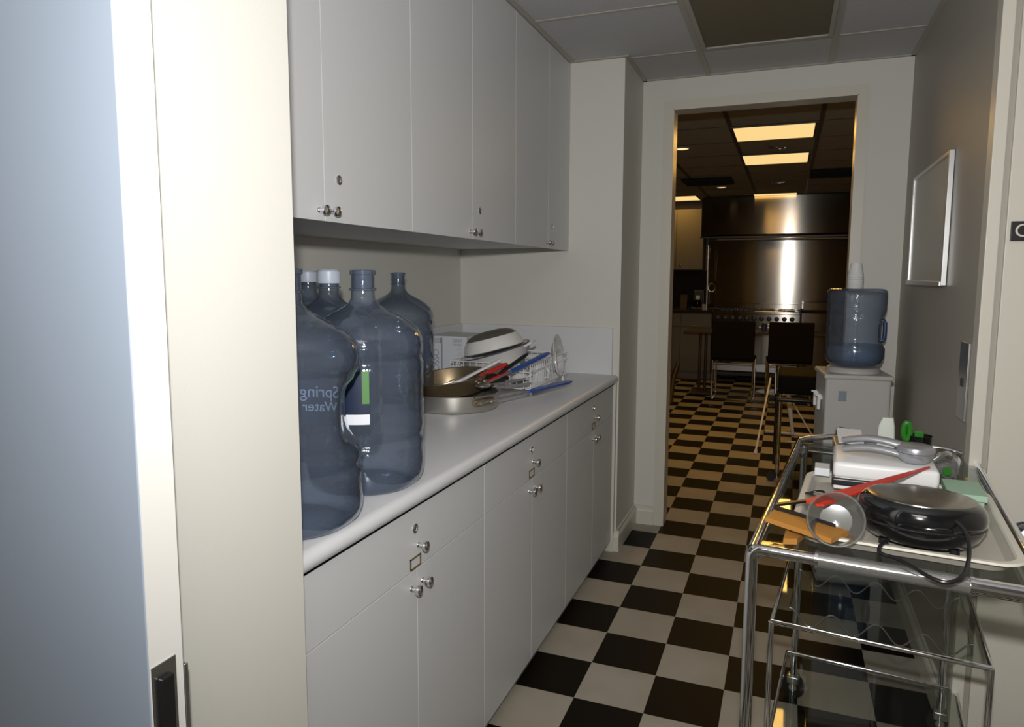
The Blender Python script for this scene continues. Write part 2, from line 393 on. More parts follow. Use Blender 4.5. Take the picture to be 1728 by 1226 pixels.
# filler strip at the end of the base cabinets
struct(MB().box((XC-.035, YE-.030, .0), (XC+.012, YE-.0005, .885), .002), 'trim_3', M['trim'])
upper = [(.94, 1.817, 1.401), (1.817, 2.649, 2.240), (2.649, YE-.001, 3.062)]
for (a, c, mid), ds in zip(upper, ['white wall cabinet nearest the camera with a lock above its knob pair', 'white wall cabinet in the middle of the row', 'white wall cabinet farthest away, touching the column wall']):
    t = thing('wall_cabinet', ds, 'cabinet', (-1.32, (a+c)/2, 1.507), group='white wall cabinets above the counter')
    MB().box((XB+.002, a, 1.520), (XU-PT, c, CZ-.002)).build('body', M['cab'], t)
    g = .0008
    for y0, y1, ky in ((a+g, mid-g, mid-.022), (mid+g, c-g, mid+.022)):
        dd = MB().box((XU-PT+.001, y0, 1.507), (XU, y1, CZ-.008), .0006).build('door', M['cab'], t)
        knob(XU, ky, 1.531, dd)
        if ky > mid: lock(XU, ky+.036, 1.609, dd)
# ---- countertop with splashbacks
ct = thing('countertop', 'long white laminate countertop with rounded front edge above the base cabinets', 'countertop', (-1.19, 2.2, .857))
r = .02; zt = .897; zb = .857; XN = -.757
prof = [(XB+.002, zb), (XN-.010, zb)]
for k in range(9):
    a = -math.pi/2+math.pi*k/8; prof.append((XN-r+math.cos(a)*r, (zt+zb)/2+math.sin(a)*r))
prof.append((XB+.002, zt))
MB().prism([(x, .932, z) for x, z in prof], (0, YE-.003-.932, 0)).build('worktop', M['counter'], ct, smooth=True, ang=30)
MB().box((XB+.002, YE-.021, zt), (XC-.012, YE-.002, 1.130), .003).build('splashback', M['counter'], ct)
MB().box((XB+.002, .932, zt), (XB+.021, YE-.021, 1.130), .003).build('splashback', M['counter'], ct)

# ================================================================== WATER BOTTLES
def bottle_prof():
    return [(.0001, .012), (.060, .010), (.098, .001), (.108, 0), (.118, .004), (.127, .014), (.133, .030), (.135, .048), (.135, .108), (.1325, .112), (.1315, .118), (.1325, .124), (.135, .130),
            (.135, .285), (.1325, .290), (.1315, .296), (.1325, .302), (.135, .308), (.135, .330), (.132, .345), (.124, .360), (.108, .375), (.085, .390), (.062, .402), (.045, .411), (.036, .418), (.030, .426), (.027, .432), (.0265, .448)]
def neck_prof(): return [(.0265, .448), (.031, .449), (.031, .453), (.0265, .454), (.0265, .484), (.030, .485), (.030, .494), (.0235, .495), (.0235, .450)]
def make_bottle(loc, label, rz=0, capped=False, recess=None, group='large blue water bottles on the counter', lab=None, lettering=True):
    t = thing('water_bottle', label, 'water bottle', loc, rz, group)
    def fn(r, z, a):
        q = r
        if .05 < z < .108: q = r+.0010*math.sin(z*180+math.sin(a*4)*2)*math.sin(a*6)
        if recess is not None and r > .12:
            da = (a-recess+math.pi) % (2*math.pi)-math.pi
            k = math.exp(-(da/.62)**4)*math.exp(-((z-.225)/.062)**4)
            q = r-.034*k
        if z < .05 and r > .09: q = q-.0030*max(0, math.cos(a*5))
        return q
    pf = []
    src = bottle_prof()
    for (r0, z0), (r1, z1) in zip(src, src[1:]):
        n = max(1, int((z1-z0)/.014)) if z1 > z0 else 1
        for k in range(n): pf.append((r0+(r1-r0)*k/n, z0+(z1-z0)*k/n))
    pf.append(src[-1])
    body = MB().lathe(pf, n=72, fn=fn, cap=False).build('body', M['bottle'], t, world=False, smooth=True, ang=60)
    MB().lathe(neck_prof(), n=36, cap=False).build('neck', M['bottle'], t, world=False, smooth=True, ang=60)
    if capped:
        MB().lathe([(.0245, .462), (.0305, .462), (.0315, .474), (.0305, .493), (.026, .4975), (.0001, .498)], n=36).build('cap', M['bottlecap'], t, world=False, smooth=True)
    if recess is not None:
        ca, sa = math.cos(recess), math.sin(recess)
        pts = [(.128*ca, .128*sa, .150), (.1285*ca, .1285*sa, .165), (.128*ca, .128*sa, .225), (.1285*ca, .1285*sa, .285), (.128*ca, .128*sa, .298)]
        if capped is not None: pass
    if lab:
        a0, a1, za, zb_ = lab
        def patch(u0, u1, z0, z1, rr=.1358, nn=14):
            vs = []; 
            for k in range(nn+1):
                a = u0+(u1-u0)*k/nn
                for z in (z0, z1): vs.append((rr*math.cos(a), rr*math.sin(a), z))
            return vs, [(2*k, 2*k+2, 2*k+3, 2*k+1) for k in range(nn)]
        m_ = MB(); m_._add(*patch(a0, a1, za, zb_)); l1 = m_.build('label', M['labelblue'], t, world=False)
        am = (a0+a1)/2
        m_ = MB(); m_._add(*patch(a1-.11, a1, za+.045, zb_, .1362)); m_.build('label_leaf', M['labelgreen'], l1, world=False)
        m_ = MB(); m_._add(*patch(a0, a0+.14, za+.045, zb_, .1362)); m_.build('label_leaf', M['labelgreen'], l1, world=False)
        m_ = MB(); m_._add(*patch(a0, a1, za, za+.022, .1362)); m_.build('label_band', M['labelwhite'], l1, world=False)
        def bend(co, rr, zc):   # wrap the lettering round the bottle so it reads from outside
            a = am+co.x/.135; rr = rr+co.z
            return Vector((rr*math.cos(a), rr*math.sin(a), zc+co.y))
        if lettering: text('label_lettering', 'Spring', .036, M['labelink'], l1, (0,0,0), (1,0,0), (0,0,1), bend=lambda c: bend(c, .1360, (za+zb_)/2+.016), depth=.0014)
        if lettering: text('label_lettering', 'Water', .030, M['labelink'], l1, (0,0,0), (1,0,0), (0,0,1), bend=lambda c: bend(c, .1360, (za+zb_)/2-.016), depth=.0014)
    return t
zt0 = .8975
make_bottle((-.886, 1.090, zt0), 'nearest large blue water bottle, open neck and pinched side, beside the white pier', 0, recess=.55, lab=(1.32, 2.24, .165, .275))
make_bottle((-.902, 1.372, zt0), 'large open blue water bottle standing second along the counter edge', 0, lab=(4.75, 5.36, .165, .280), lettering=False)
make_bottle((-1.135, 1.566, zt0), 'large blue water bottle with pale cap, behind the two front bottles', 0, capped=True)
make_bottle((-1.405, 1.830, zt0), 'large capped blue water bottle deepest in the corner, mostly hidden', 0, capped=True)
make_bottle((-1.400, 2.372, zt0), 'large open blue water bottle standing farthest right beside the white box', 0)

# ================================================================== ON THE COUNTER
# white box with grey lettering
bx = thing('cardboard_box', 'white cardboard box with grey stripes and upside-down print behind the pans', 'box', (-1.40, 2.96, zt))
MB().box((-1.545, 2.86, zt+.001), (-1.338, 3.10, 1.107), .002).build('body', M['card'], bx)
for x0, x1, z0, z1, mm in ((-1.523, -1.517, .90, 1.075, 'greyink'), (-1.466, -1.460, .90, 1.10, 'greyink'), (-1.527, -1.516, 1.075, 1.098, 'greyink'), (-1.511, -1.504, 1.072, 1.098, 'greyink'), (-1.473, -1.466, 1.074, 1.098, 'greyink'), (-1.50, -1.475, 1.074, 1.098, 'paleink')):
    MB().box((x0, 2.8594, z0), (x1, 2.8602, z1)).build('printed_stripe', M[mm], bx)
text('lettering', 'OSSO', .040, M['greyink'], bx, (-1.491, 2.8598, .995), (0, 0, 1), (-1, 0, 0))
for q, (sx, zz, szz) in enumerate(((-1.385, 1.088, .020), (-1.385, 1.070, .014), (-1.372, 1.050, .012), (-1.368, 1.036, .012), (-1.372, 1.022, .010))):
    text('lettering', ['ZN82', 'RECAL', 'PURE', 'USA', 'MODEL'][q], szz, M['greyink'] if q < 2 else M['paleink'], bx, (sx, 2.8598, zz), (-1, 0, 0), (0, 0, -1))

def wall_prof(r, h, t=.003, flare=0):
    return [(.0001, 0), (r*.93, 0), (r*.98, .004), (r, .014), (r+flare, h), (r+flare+.003, h+.001), (r+flare+.002, h+.003), (r+flare-t, h+.001), (r-t, .016), (r*.96, t+.002), (.0001, t+.001)]
# bottom pan
PX, PY = -1.135, 2.315; PR = .165
p1 = thing('saute_pan', 'wide straight-sided aluminium pan lying at the bottom of the pan stack', 'pan', (PX, PY, zt))
MB().lathe(wall_prof(PR, .058), (PX, PY, zt+.001), n=64).build('body', M['alu'], p1, smooth=True)
def rivet_bracket(cx, cy, z, ang, parent, m, R):
    ca, sa = math.cos(ang), math.sin(ang)
    base = Vector((cx+ca*R, cy+sa*R, z)); tg = Vector((-sa, ca, 0)); rd = Vector((ca, sa, 0)); up = Vector((0, 0, 1))
    b = MB()
    pts = [base+tg*w_+rd*d for w_, d in ((-.045, -.004), (-.04, .004), (-.02, .010), (0, .013), (.02, .010), (.04, .004), (.045, -.004))]
    b.tube(pts, .014, 10, rs=[(.004, .013)]*len(pts), flat=rd)
    o = b.build('handle_bracket', m, parent, smooth=True)
    for w_ in (-.026, .026):
        c = base+tg*w_+rd*.011
        MB().lathe([(.0075, 0), (.007, .003), (.004, .006), (.0001, .007)], c, tuple(rd), 14).build('rivet', M['chromedull'], o, smooth=True)
    return o
rivet_bracket(PX, PY, zt+.040, -.42, p1, M['pan'], PR)
# its long handle runs off under the rack
hb = Vector((PX+math.cos(.62)*PR, PY+math.sin(.62)*PR, zt+.045))
# second, stained pan tipped inside the first
T2 = Matrix.Translation((-1.165, 2.345, zt+.050)) @ Matrix.Rotation(math.radians(-5), 4, 'Y') @ Matrix.Rotation(math.radians(6), 4, 'X')
p2 = thing('frying_pan', 'brown-stained steel frying pan tipped inside the aluminium pan', 'pan', (-1.165, 2.345, zt+.05))
MB().lathe(wall_prof(.130, .060, flare=.02), n=64).xf(T2).build('body', M['pan'], p2, smooth=True)
a2 = -.25
v0 = T2 @ Vector((.145*math.cos(a2), .145*math.sin(a2), .035))
o = MB().lathe([(.010, 0), (.009, .006), (.004, .009), (.0001, .01)], v0, (math.cos(a2), math.sin(a2), 0), 14).build('rivet', M['chromedull'], p2, smooth=True)
v0 = T2 @ Vector((.146*math.cos(.0), .146*math.sin(.0), .035))
MB().lathe([(.010, 0), (.009, .006), (.004, .009), (.0001, .01)], v0, (1, 0, 0), 14).build('rivet', M['chromedull'], p2, smooth=True)
q0 = T2 @ Vector((.14*math.cos(.15), .14*math.sin(.15), .045))
MB().tube([q0, q0+Vector((.012, .05, -.004)), q0+Vector((.02, .11, -.012)), q0+Vector((.03, .16, -.022))], .01, 12, rs=[(.016, .005), (.014, .006), (.011, .006), (.008, .004)], flat=(0, 0, 1)).build('handle', M['dark'], p2, smooth=True)

# --- wire dish rack (white), from near the pans towards the end wall
rk = thing('dish_rack', 'white wire dish rack standing on the counter behind the pans', 'dish rack', (-1.13, 2.86, zt))
rx0, rx1, ry0, ry1 = -1.30, -.945, 2.62, 3.13; rz0, rz1 = zt+.030, zt+.130
b = MB()
for z, g in ((rz0, .006), (rz1, 0)):
    b.tube([(rx0+g, ry0+g, z), (rx1-g, ry0+g, z), (rx1-g, ry1-g, z), (rx0+g, ry1-g, z)], .0028, 8, closed=True)
b.tube([(rx0, ry0, rz1-.03), (rx1, ry0, rz1-.03), (rx1, ry1, rz1-.03), (rx0, ry1, rz1-.03)], .002, 8, closed=True)
b.build('rim', M['whitep'], rk, smooth=True)
b = MB(); n = 20
for k in range(n+1):
    y = ry0+(ry1-ry0)*k/n
    b.tube([(rx0, y, rz1), (rx0+.006, y, rz0), (rx1-.006, y, rz0), (rx1, y, rz1)], .0016, 6)
for k in range(13):
    x = rx0+(rx1-rx0)*k/12
    b.tube([(x, ry0, rz1), (x, ry0+.006, rz0), (x, ry1-.006, rz0), (x, ry1, rz1)], .0016, 6)
b.build('wires', M['whitep'], rk, smooth=True)
for x, y in ((rx1-.01, ry0+.03), (rx1-.01, ry1-.04), (rx0+.01, ry0+.03), (rx0+.01, ry1-.04)):
    MB().tube([(x, y, rz0), (x+.001, y, zt+.01), (x+.001, y, zt+.001)], .006, 10).build('leg', M['whitep'], rk, smooth=True)
MB().box((rx1-.055, ry0+.05, rz0-.012), (rx1+.004, ry0+.33, rz0-.004), .003).build('drip_ledge', M['whitep'], rk)
# plates in the rack at the far end
def plate(cx, cy, cz, R, ax, label, m='china'):
    prof = [(.0001, 0), (R*.55, 0), (R*.62, .004), (R*.70, .010), (R*.98, .019), (R, .021), (R*.985, .024), (R*.68, .015), (R*.58, .007), (.0001, .005)]
    o = MB().lathe(prof, (cx, cy, cz), ax, 56).build('plate', M[m], smooth=True)
    return tag(o, label, 'plate', 'plates in the dish rack')
plate(-.985, 3.055, rz0+.098, .090, (1, .06, .14), 'white plate standing in the far end of the dish rack')
plate(-.960, 2.985, rz0+.068, .062, (1, .02, .12), 'small saucer leaning before the larger plate in the rack')
# cups / white tubs in rack
def cup(x, y, z, R, H, ax, label, nm='mug', h=True):
    t = thing(nm, label, 'cup', (x, y, z), group='white cups in the dish rack')
    MB().lathe([(.0001, 0), (R*.75, 0), (R*.85, .005), (R, H*.5), (R*1.02, H), (R*.96, H), (R*.93, H*.5), (R*.78, .007), (.0001, .006)], (x, y, z), ax, 36).build('body', M['china'], t, smooth=True)
    if h:
        A = Vector(ax).normalized(); s = A.cross(Vector((-.6, .8, 0))).normalized(); C = Vector((x, y, z))
        s = (Vector((.9, -.35, -.1))-A*Vector((.9, -.35, -.1)).dot(A)).normalized()
        MB().tube([C+A*H*.8+s*R*.98, C+A*H*.78+s*(R+.024), C+A*H*.5+s*(R+.030), C+A*H*.25+s*(R+.020), C+A*H*.2+s*R*.92], .005, 8).build('handle', M['china'], t, smooth=True)
    return t
cup(-1.005, 2.86, rz0+.085, .040, .085, (.05, .1, -1), 'white mug upside down, middle of the dish rack')
cup(-1.045, 2.745, rz0+.075, .038, .075, (.3, -.35, -.9), 'white mug tipped over, nearest the pans in the dish rack')
cup(-1.15, 2.93, rz0+.07, .045, .07, (0, 0, -1), 'white cup upside down deepest in the dish rack', h=False)

# enamel bowls / pot stack leaning behind
def tilt(loc, rx, ry): return Matrix.Translation(loc) @ Matrix.Rotation(math.radians(ry), 4, 'Y') @ Matrix.Rotation(math.radians(rx), 4, 'X')
bw = thing('enamel_basin', 'large white enamel basin with dark rim tilted on the dish rack', 'basin', (-1.20, 2.80, zt+.12))
Tb = tilt((-1.155, 2.80, zt+.100), 6, -15)
MB().lathe([(.0001, 0), (.105, 0), (.120, .006), (.152, .062), (.155, .064), (.152, .066), (.115, .010), (.0001, .006)], n=64).xf(Tb).build('body', M['enamel'], bw, smooth=True)
MB().tube([(.155*math.cos(a), .155*math.sin(a), .065) for a in [2*math.pi*k/56 for k in range(56)]], .0028, 8, closed=True).xf(Tb).build('rim', M['rim'], bw, smooth=True)
hp = [(.150, -.03, .055), (.180, -.028, .062), (.187, 0, .064), (.180, .028, .062), (.150, .03, .055)]
MB().tube(hp, .005, 8).xf(Tb).build('handle', M['whitep'], bw, smooth=True)
b2 = thing('metal_pot', 'upside-down white bowl with a dark rounded base, topmost on the dish rack', 'bowl', (-1.175, 2.80, zt+.18)); b2.name = 'enamel_bowl'; WM[b2.name] = WM['metal_pot']
Tp = tilt((-1.178, 2.80, zt+.168), 3, -14)
MB().lathe([(.134, 0), (.137, .002), (.134, .004), (.130, .022), (.122, .040), (.112, .053), (.110, .051), (.120, .036), (.128, .018), (.131, .002)], n=56, cap=False).xf(Tp).build('body', M['enamel'], b2, smooth=True)
MB().lathe([(.1125, .0525), (.098, .066), (.075, .076), (.045, .081), (.0001, .082)], n=56).xf(Tp).build('base', M['bowlin'], b2, smooth=True)

# utensils resting across the pans
def handle_tool(name, label, cat, a, b_, m, w=(.009, .005), head=None, group='utensils lying across the pans'):
    A = Vector(a); B = Vector(b_); t = thing(name, label, cat, a, group=group)
    pts = [A.lerp(B, k/8) for k in range(9)]
    prof = [.55, .9, 1, 1, .95, .95, 1, 1.0, .6]
    MB().tube(pts, 1, 12, rs=[(w[0]*q, w[1]*q) for q in prof], flat=(B-A).cross(Vector((0, 0, 1)))).build('handle', m, t, smooth=True)
    return t, A, B
z1 = zt
t, A, B = handle_tool('spatula', 'long white plastic spatula lying across the brown frying pan', 'spatula', (-1.172, 2.312, .962), (-.996, 2.439, 1.067), M['whitep'], (.017, .006))
MB().tube([A+(A-B)*.0, A+(A-B)*.15, A+(A-B)*.32], .01, 10, rs=[(.010, .003), (.022, .003), (.020, .002)], flat=(1, -.8, 0)).build('blade', M['whitep'], t, smooth=True)
t, A, B = handle_tool('spoon', 'white plastic spoon below the long white spatula in the pan', 'spoon', (-1.108, 2.335, .960), (-1.050, 2.390, 1.008), M['whitep'], (.011, .005))
MB().ball(A+(A-B)*.18, .026, (1, 1.3, .3)).build('bowl', M['whitep'], t, smooth=True)
t, A, B = handle_tool('can_opener', 'kitchen scissors with bright red handles lying in the pan', 'scissors', (-1.050, 2.355, z1+.112), (-1.000, 2.500, z1+.146), M['red'], (.015, .008))
t['label'] = 'red-handled kitchen scissors lying open in the pan'; t.name = 'kitchen_scissors'; WM[t.name] = Matrix.Translation((-1.050, 2.355, z1+.112))
MB().tube([(-1.035, 2.365, z1+.090), (-1.015, 2.42, z1+.098), (-.990, 2.49, z1+.112), (-.980, 2.53, z1+.118)], .008, 12, rs=[(.008, .006), (.012, .007), (.010, .006), (.006, .004)]).build('handle', M['red'], t, smooth=True)
MB().tube([A, A+(A-B)*.35, A+(A-B)*.75], .006, 8, rs=[(.010, .002), (.012, .0015), (.003, .001)]).build('blade', M['chromedull'], t, smooth=True)
t, A, B = handle_tool('knife', 'kitchen knife with black handle beside the red scissors', 'knife', (-1.010, 2.445, z1+.112), (-.945, 2.59, z1+.178), M['dark'], (.010, .007))
MB().tube([A, A+(A-B)*.4, A+(A-B)*1.0], .006, 8, rs=[(.011, .0012), (.013, .001), (.002, .0006)], flat=(0, 0, 1)).build('blade', M['chromedull'], t, smooth=True)
t, A, B = handle_tool('serving_spoon', 'blue-handled serving spoon pointing up above the dish rack', 'spoon', (-.975, 2.48, z1+.118), (-.925, 2.79, z1+.162), M['blue'], (.013, .009))
MB().tube([A, A+(A-B)*.3, A+(A-B)*.55], .003, 8).build('shaft', M['chromedull'], t, smooth=True)
MB().ball(A+(A-B)*.62, .028, (1, 1.3, .35)).build('bowl', M['chromedull'], t, smooth=True)
t, A, B = handle_tool('serving_fork', 'blue-handled serving fork lying low in front of the rack', 'fork', (-.882, 2.42, z1+.056), (-.826, 2.79, z1+.046), M['blue'], (.014, .009))
MB().tube([A, A+(A-B)*.4, A+(A-B)*.95], .003, 8, rs=[.003, .003, .003]).tube([A+Vector((-.012, 0, .008)), A+(A-B)*.95+Vector((-.006, 0, .02))], .0025, 8).build('shaft', M['chromedull'], t, smooth=True)
# whisk-like steel utensils in the pan
t = thing('whisk', 'steel wire whisk tangled among the utensils in the frying pan', 'whisk', (-1.06, 2.38, z1+.08), group='utensils lying across the pans')
b = MB()
for k in range(5):
    a = math.pi*k/5; r_ = .018
    o_ = Vector((math.cos(a)*r_, math.sin(a)*.008, math.sin(a)*r_))
    P0 = Vector((-1.04, 2.40, z1+.085)); D = Vector((-.13, -.10, .0))
    b.tube([P0, P0+D*.3+o_, P0+D*.7+o_*1.1, P0+D, P0+D*.7-o_*1.1, P0+D*.3-o_, P0], .0012, 6)
b.build('wires', M['chromedull'], t, smooth=True)
MB().tube([(-1.04, 2.40, z1+.085), (-.99, 2.455, z1+.088)], .006, 10).build('handle', M['dark'], t, smooth=True)
t = thing('steel_tongs', 'steel tongs lying between the pan stack and the dish rack', 'tongs', (-.98, 2.5, z1+.07), group='utensils lying across the pans')
b = MB()
b.tube([(-1.03, 2.40, z1+.070), (-.99, 2.50, z1+.078), (-.96, 2.60, z1+.075)], .003, 8, rs=[(.010, .0015)]*3).tube([(-1.02, 2.39, z1+.062), (-.97, 2.49, z1+.064), (-.93, 2.58, z1+.06)], .003, 8, rs=[(.010, .0015)]*3)
b.build('arms', M['chromedull'], t, smooth=True)

# ================================================================== RIGHT WALL THINGS
wb = thing('whiteboard', 'small whiteboard in an aluminium frame hanging on the right wall', 'whiteboard', (XR, 3.15, 1.58))
y0, y1, w0, w1 = 2.80, 3.535, 1.362, 1.800
MB().box((XR-.010, y0, w0), (XR-.001, y1, w1)).build('board', M['board'], wb)
b = MB()
b.box((XR-.018, y0-.012, w0-.010), (XR-.001, y0+.006, w1+.010), .002).box((XR-.016, y1-.006, w0-.010), (XR-.001, y1+.010, w1+.010), .002)
b.box((XR-.016, y0, w1-.004), (XR-.001, y1, w1+.010), .002).box((XR-.022, y0, w0-.012), (XR-.001, y1, w0+.006), .002)
b.build('frame', M['chromedull'], wb)
pl = thing('lock_plate', 'tall narrow metal plate with a keyhole on the right wall below the whiteboard', 'lock plate', (XR, 2.45, 1.07))
MB().box((XR-.006, 2.385, .955), (XR-.0005, 2.490, 1.188), .001).build('plate', M['chromedull'], pl)
MB().box((XR-.0085, 2.424, 1.055), (XR-.005, 2.452, 1.080), .001).build('keyhole_cover', M['dark'], pl)
sg = thing('door_sign', 'black sign with a cream letter C at the right edge of the picture', 'sign', (.63, 2.308, 1.505))
MB().box((.5625, 2.300, 1.480), (.74, 2.3075, 1.533), .001).build('plate', M['sign'], sg)
text('lettering', 'C', .050, M['trim'], sg, (.5875, 2.2996, 1.5065), (1, 0, 0), (0, 0, 1))

# ================================================================== WATER COOLER
wc = thing('water_cooler', 'grey-white water cooler standing in front of the doorway beside the right wall', 'water cooler', (.290, 3.46, 0), math.radians(6))
L = dict(world=False)
MB().box((-.130, -.135, .02), (.130, .150, .955), .012).build('body', M['cooler'], wc, **L)
MB().box((-.138, -.143, .940), (.138, .158, .962), .008).build('top_lid', M['cooler'], wc, **L)
MB().lathe([(.112, .960), (.112, .972), (.104, .982), (.09, .986), (.06, .986), (.0001, .98)], (0, .005, 0)).build('bottle_collar', M['cooler'], wc, smooth=True, **L)
MB().box((-.078, -.1372, .845), (-.045, -.1345, .890), .001).build('sticker', M['sticker'], wc, **L)
MB().box((-.115, -.1358, .06), (.115, -.1348, .93), .0005).build('side_panel', M['cooler'], wc, **L)
MB().box((-.1302, -.12, .50), (-.1295, .13, .90)).build('front_recess', M['cooler'], wc, **L)
for yy in (-.05, .06):
    b = MB().box((-.150, yy-.012, .835), (-.129, yy+.012, .855), .004).box((-.150, yy-.009, .79), (-.136, yy+.009, .838), .004)
    o = b.build('tap', M['whitep'], wc, **L); MB().box((-.160, yy-.008, .852), (-.134, yy+.008, .860), .002).build('tap_lever', M['whitep'], o, **L)
# inverted bottle on the cooler
ib = thing('water_bottle', 'upside-down part-full blue water bottle with side handle on the cooler', 'water bottle', (.290, 3.455, .984))
pf = [(.0265, -.03), (.05, .002), (.085, .004), (.112, .022), (.121, .045), (.122, .085), (.118, .092), (.1175, .100), (.1205, .108), (.1205, .225), (.118, .235), (.1185, .245), (.121, .252), (.122, .322), (.120, .335), (.112, .345), (.098, .349), (.060, .340), (.0001, .336)]
def fn2(r, z, a):
    da = (a+.15+math.pi) % (2*math.pi)-math.pi
    k = math.exp(-(da/.42)**4)*math.exp(-((z-.165)/.055)**4)
    return r-.030*k if r > .1 else r
pp = []
for (r0, z0), (r1, z1_) in zip(pf, pf[1:]):
    n = max(1, int(abs(z1_-z0)/.012))
    for k in range(n): pp.append((r0+(r1-r0)*k/n, z0+(z1_-z0)*k/n))
pp.append(pf[-1])
bb = MB().lathe(pp, (0, 0, 0), n=72, fn=fn2, cap=False).build('body', M['bottle'], ib, world=False, smooth=True, ang=60)
MB().lathe([(.084, .008), (.110, .024), (.118, .045), (.119, .085), (.115, .098), (.0001, .099)], (0, 0, 0), n=56).build('water', M['water'], ib, world=False, smooth=True, ang=60)
ca, sa = math.cos(-.15), math.sin(-.15)
MB().tube([(.095*ca, .095*sa, .205), (.110*ca, .110*sa, .210), (.116*ca, .116*sa, .198), (.117*ca, .117*sa, .165), (.116*ca, .116*sa, .132), (.110*ca, .110*sa, .120), (.095*ca, .095*sa, .125)], .009, 12).build('handle', M['handleblue'], ib, world=False, smooth=True)
# stack of cups on the bottle, each a cup
b = MB()
for k in range(6):
    z = 1.328+k*.0105
    t_ = MB().lathe([(.0335, z), (.0345, z+.001), (.0335, z+.003), (.0225, z+.060), (.0001, z+.0602)] if k == 5 else [(.0335, z), (.0345, z+.001), (.0335, z+.003), (.0295, z+.020)], (.279, 3.44, 0), n=32, cap=False).build('paper_cup', M['whitep'], smooth=True)
    tag(t_, 'white cup in the upside-down stack on the cooler bottle' if k < 5 else 'topmost white cup of the upside-down stack on the cooler bottle', 'cup', 'white cups stacked on the cooler bottle')

# ================================================================== GLASS AND CHROME TROLLEY
RZ = math.radians(-5.6)
tr = thing('serving_trolley', 'chrome tube serving trolley with glass shelves in the right foreground', 'trolley', (-.042, 1.408, 0), RZ)
ZT = .85; W = .478; D = 1.056
def arc_pts(pts, r, n=6):
    P = [Vector(p) for p in pts]; out = [P[0]]
    for i in range(1, len(P)-1):
        a = (P[i-1]-P[i]).normalized(); c = (P[i+1]-P[i]).normalized()
        A_ = P[i]+a*r; C_ = P[i]+c*r
        for k in range(n+1):
            u = k/n; out.append(A_*(1-u)**2+P[i]*2*u*(1-u)+C_*u*u)
    out.append(P[-1]); return out
MB().tube(arc_pts([(0, 0, .06), (0, 0, ZT), (W+.057, 0, ZT), (W+.057, 0, .06)], .018), .0115, 16).build('front_frame', M['chrome'], tr, smooth=True, **L)
MB().cyl((.118, 0, ZT), (.362, 0, ZT), .0150, n=20).build('handle_grip', M['clearp'], tr, smooth=True, **L)
MB().cyl((.364, 0, ZT), (W+.037, 0, ZT), .0150, n=20).build('handle_sleeve', M['chrome'], tr, smooth=True, **L)
for x in (.116, .363): MB().cyl((x-.003, 0, ZT), (x+.003, 0, ZT), .0165, n=20).build('handle_collar', M['chrome'], tr, smooth=True, **L)
for x in (0, W): 
    MB().tube([(x, 0, ZT), (x, D, ZT)], .009, 14).build('side_rail', M['chrome'], tr, smooth=True, **L)
    MB().tube([(x, .01, ZT-.038), (x, D, ZT-.038)], .006, 12).build('side_rail', M['chrome'], tr, smooth=True, **L)
bk = [(0, D-.03, ZT), (.03, D, ZT+.006), (.10, D+.02, ZT+.014), (.25, D+.022, ZT+.014), (.39, D+.015, ZT+.012), (W-.03, D, ZT+.006), (W, D-.03, ZT)]
MB().tube(arc_pts(bk, .02, 4), .009, 14).build('back_rail', M['chrome'], tr, smooth=True, **L)
MB().tube([(.02, D, ZT-.038), (W-.02, D, ZT-.038)], .006, 12).build('back_rail', M['chrome'], tr, smooth=True, **L)
MB().tube(arc_pts([(.105, D+.018, ZT+.01), (.105, D+.018, ZT+.045), (.15, D+.0, ZT+.045), (.155, D-.02, ZT+.01)], .012, 5), .005, 10).build('towel_hook', M['chrome'], tr, smooth=True, **L)
MB().box((.006, .012, ZT-.012), (W-.006, D-.006, ZT-.004), .001).build('glass_top', M['glass'], tr, **L)
for x in (.020, .436):
    MB().tube([(x, .972, .07), (x, .972, ZT)], .0105, 14).build('rear_leg', M['chrome'], tr, smooth=True, **L)
ms = .500
MB().tube([(-.002, .435, ms), (.470, .435, ms), (.470, .965, ms), (-.002, .965, ms)], .007, 12, closed=True).build('shelf_frame', M['chrome'], tr, smooth=True, **L)
MB().box((.004, .441, ms-.002), (.464, .960, ms+.004)).build('glass_shelf', M['glass'], tr, **L)
for x in (-.002, .470):
    MB().tube([(x, .435, ms), (x, .435, .155)], .0065, 12).build('shelf_strut', M['chrome'], tr, smooth=True, **L)
MB().tube([(-.002, .435, .155), (.470, .435, .155), (.470, .965, .155), (-.002, .965, .155)], .0065, 12, closed=True).build('shelf_frame', M['chrome'], tr, smooth=True, **L)
MB().box((.004, .441, .153), (.464, .960, .158)).build('glass_shelf', M['glass'], tr, **L)
wv = [(.03+.42*k/60, .56, ms-.030+.022*math.cos(k/60*2*math.pi*4)) for k in range(61)]
wv2 = [(p[0], .84, p[2]) for p in wv]
MB().tube(wv, .0022, 8).tube(wv2, .0022, 8).tube([(.03, .56, ms-.008), (.03, .84, ms-.008)], .0022, 8).tube([(.45, .56, ms-.008), (.45, .84, ms-.008)], .0022, 8).build('bottle_rack', M['chromedull'], tr, smooth=True, **L)
def caster(x, y):
    o = MB().tube([(x, y-.012, .04), (x, y+.012, .04)], .036, 24, rs=[.036, .036]).tube([(x, y-.0, .035), (x, y+.0001, .035)], .001, 6).build('caster', M['dark'], tr, smooth=True, **L)
    MB().box((x-.02, y-.018, .050), (x+.02, y+.018, .078), .006).cyl((x, y-.0145, .04), (x, y+.0145, .04), .012).build('caster_fork', M['chromedull'], o, smooth=True, **L)
for x, y in ((0, 0), (W+.057, 0), (.020, .972), (.436, .972)): caster(x, y)

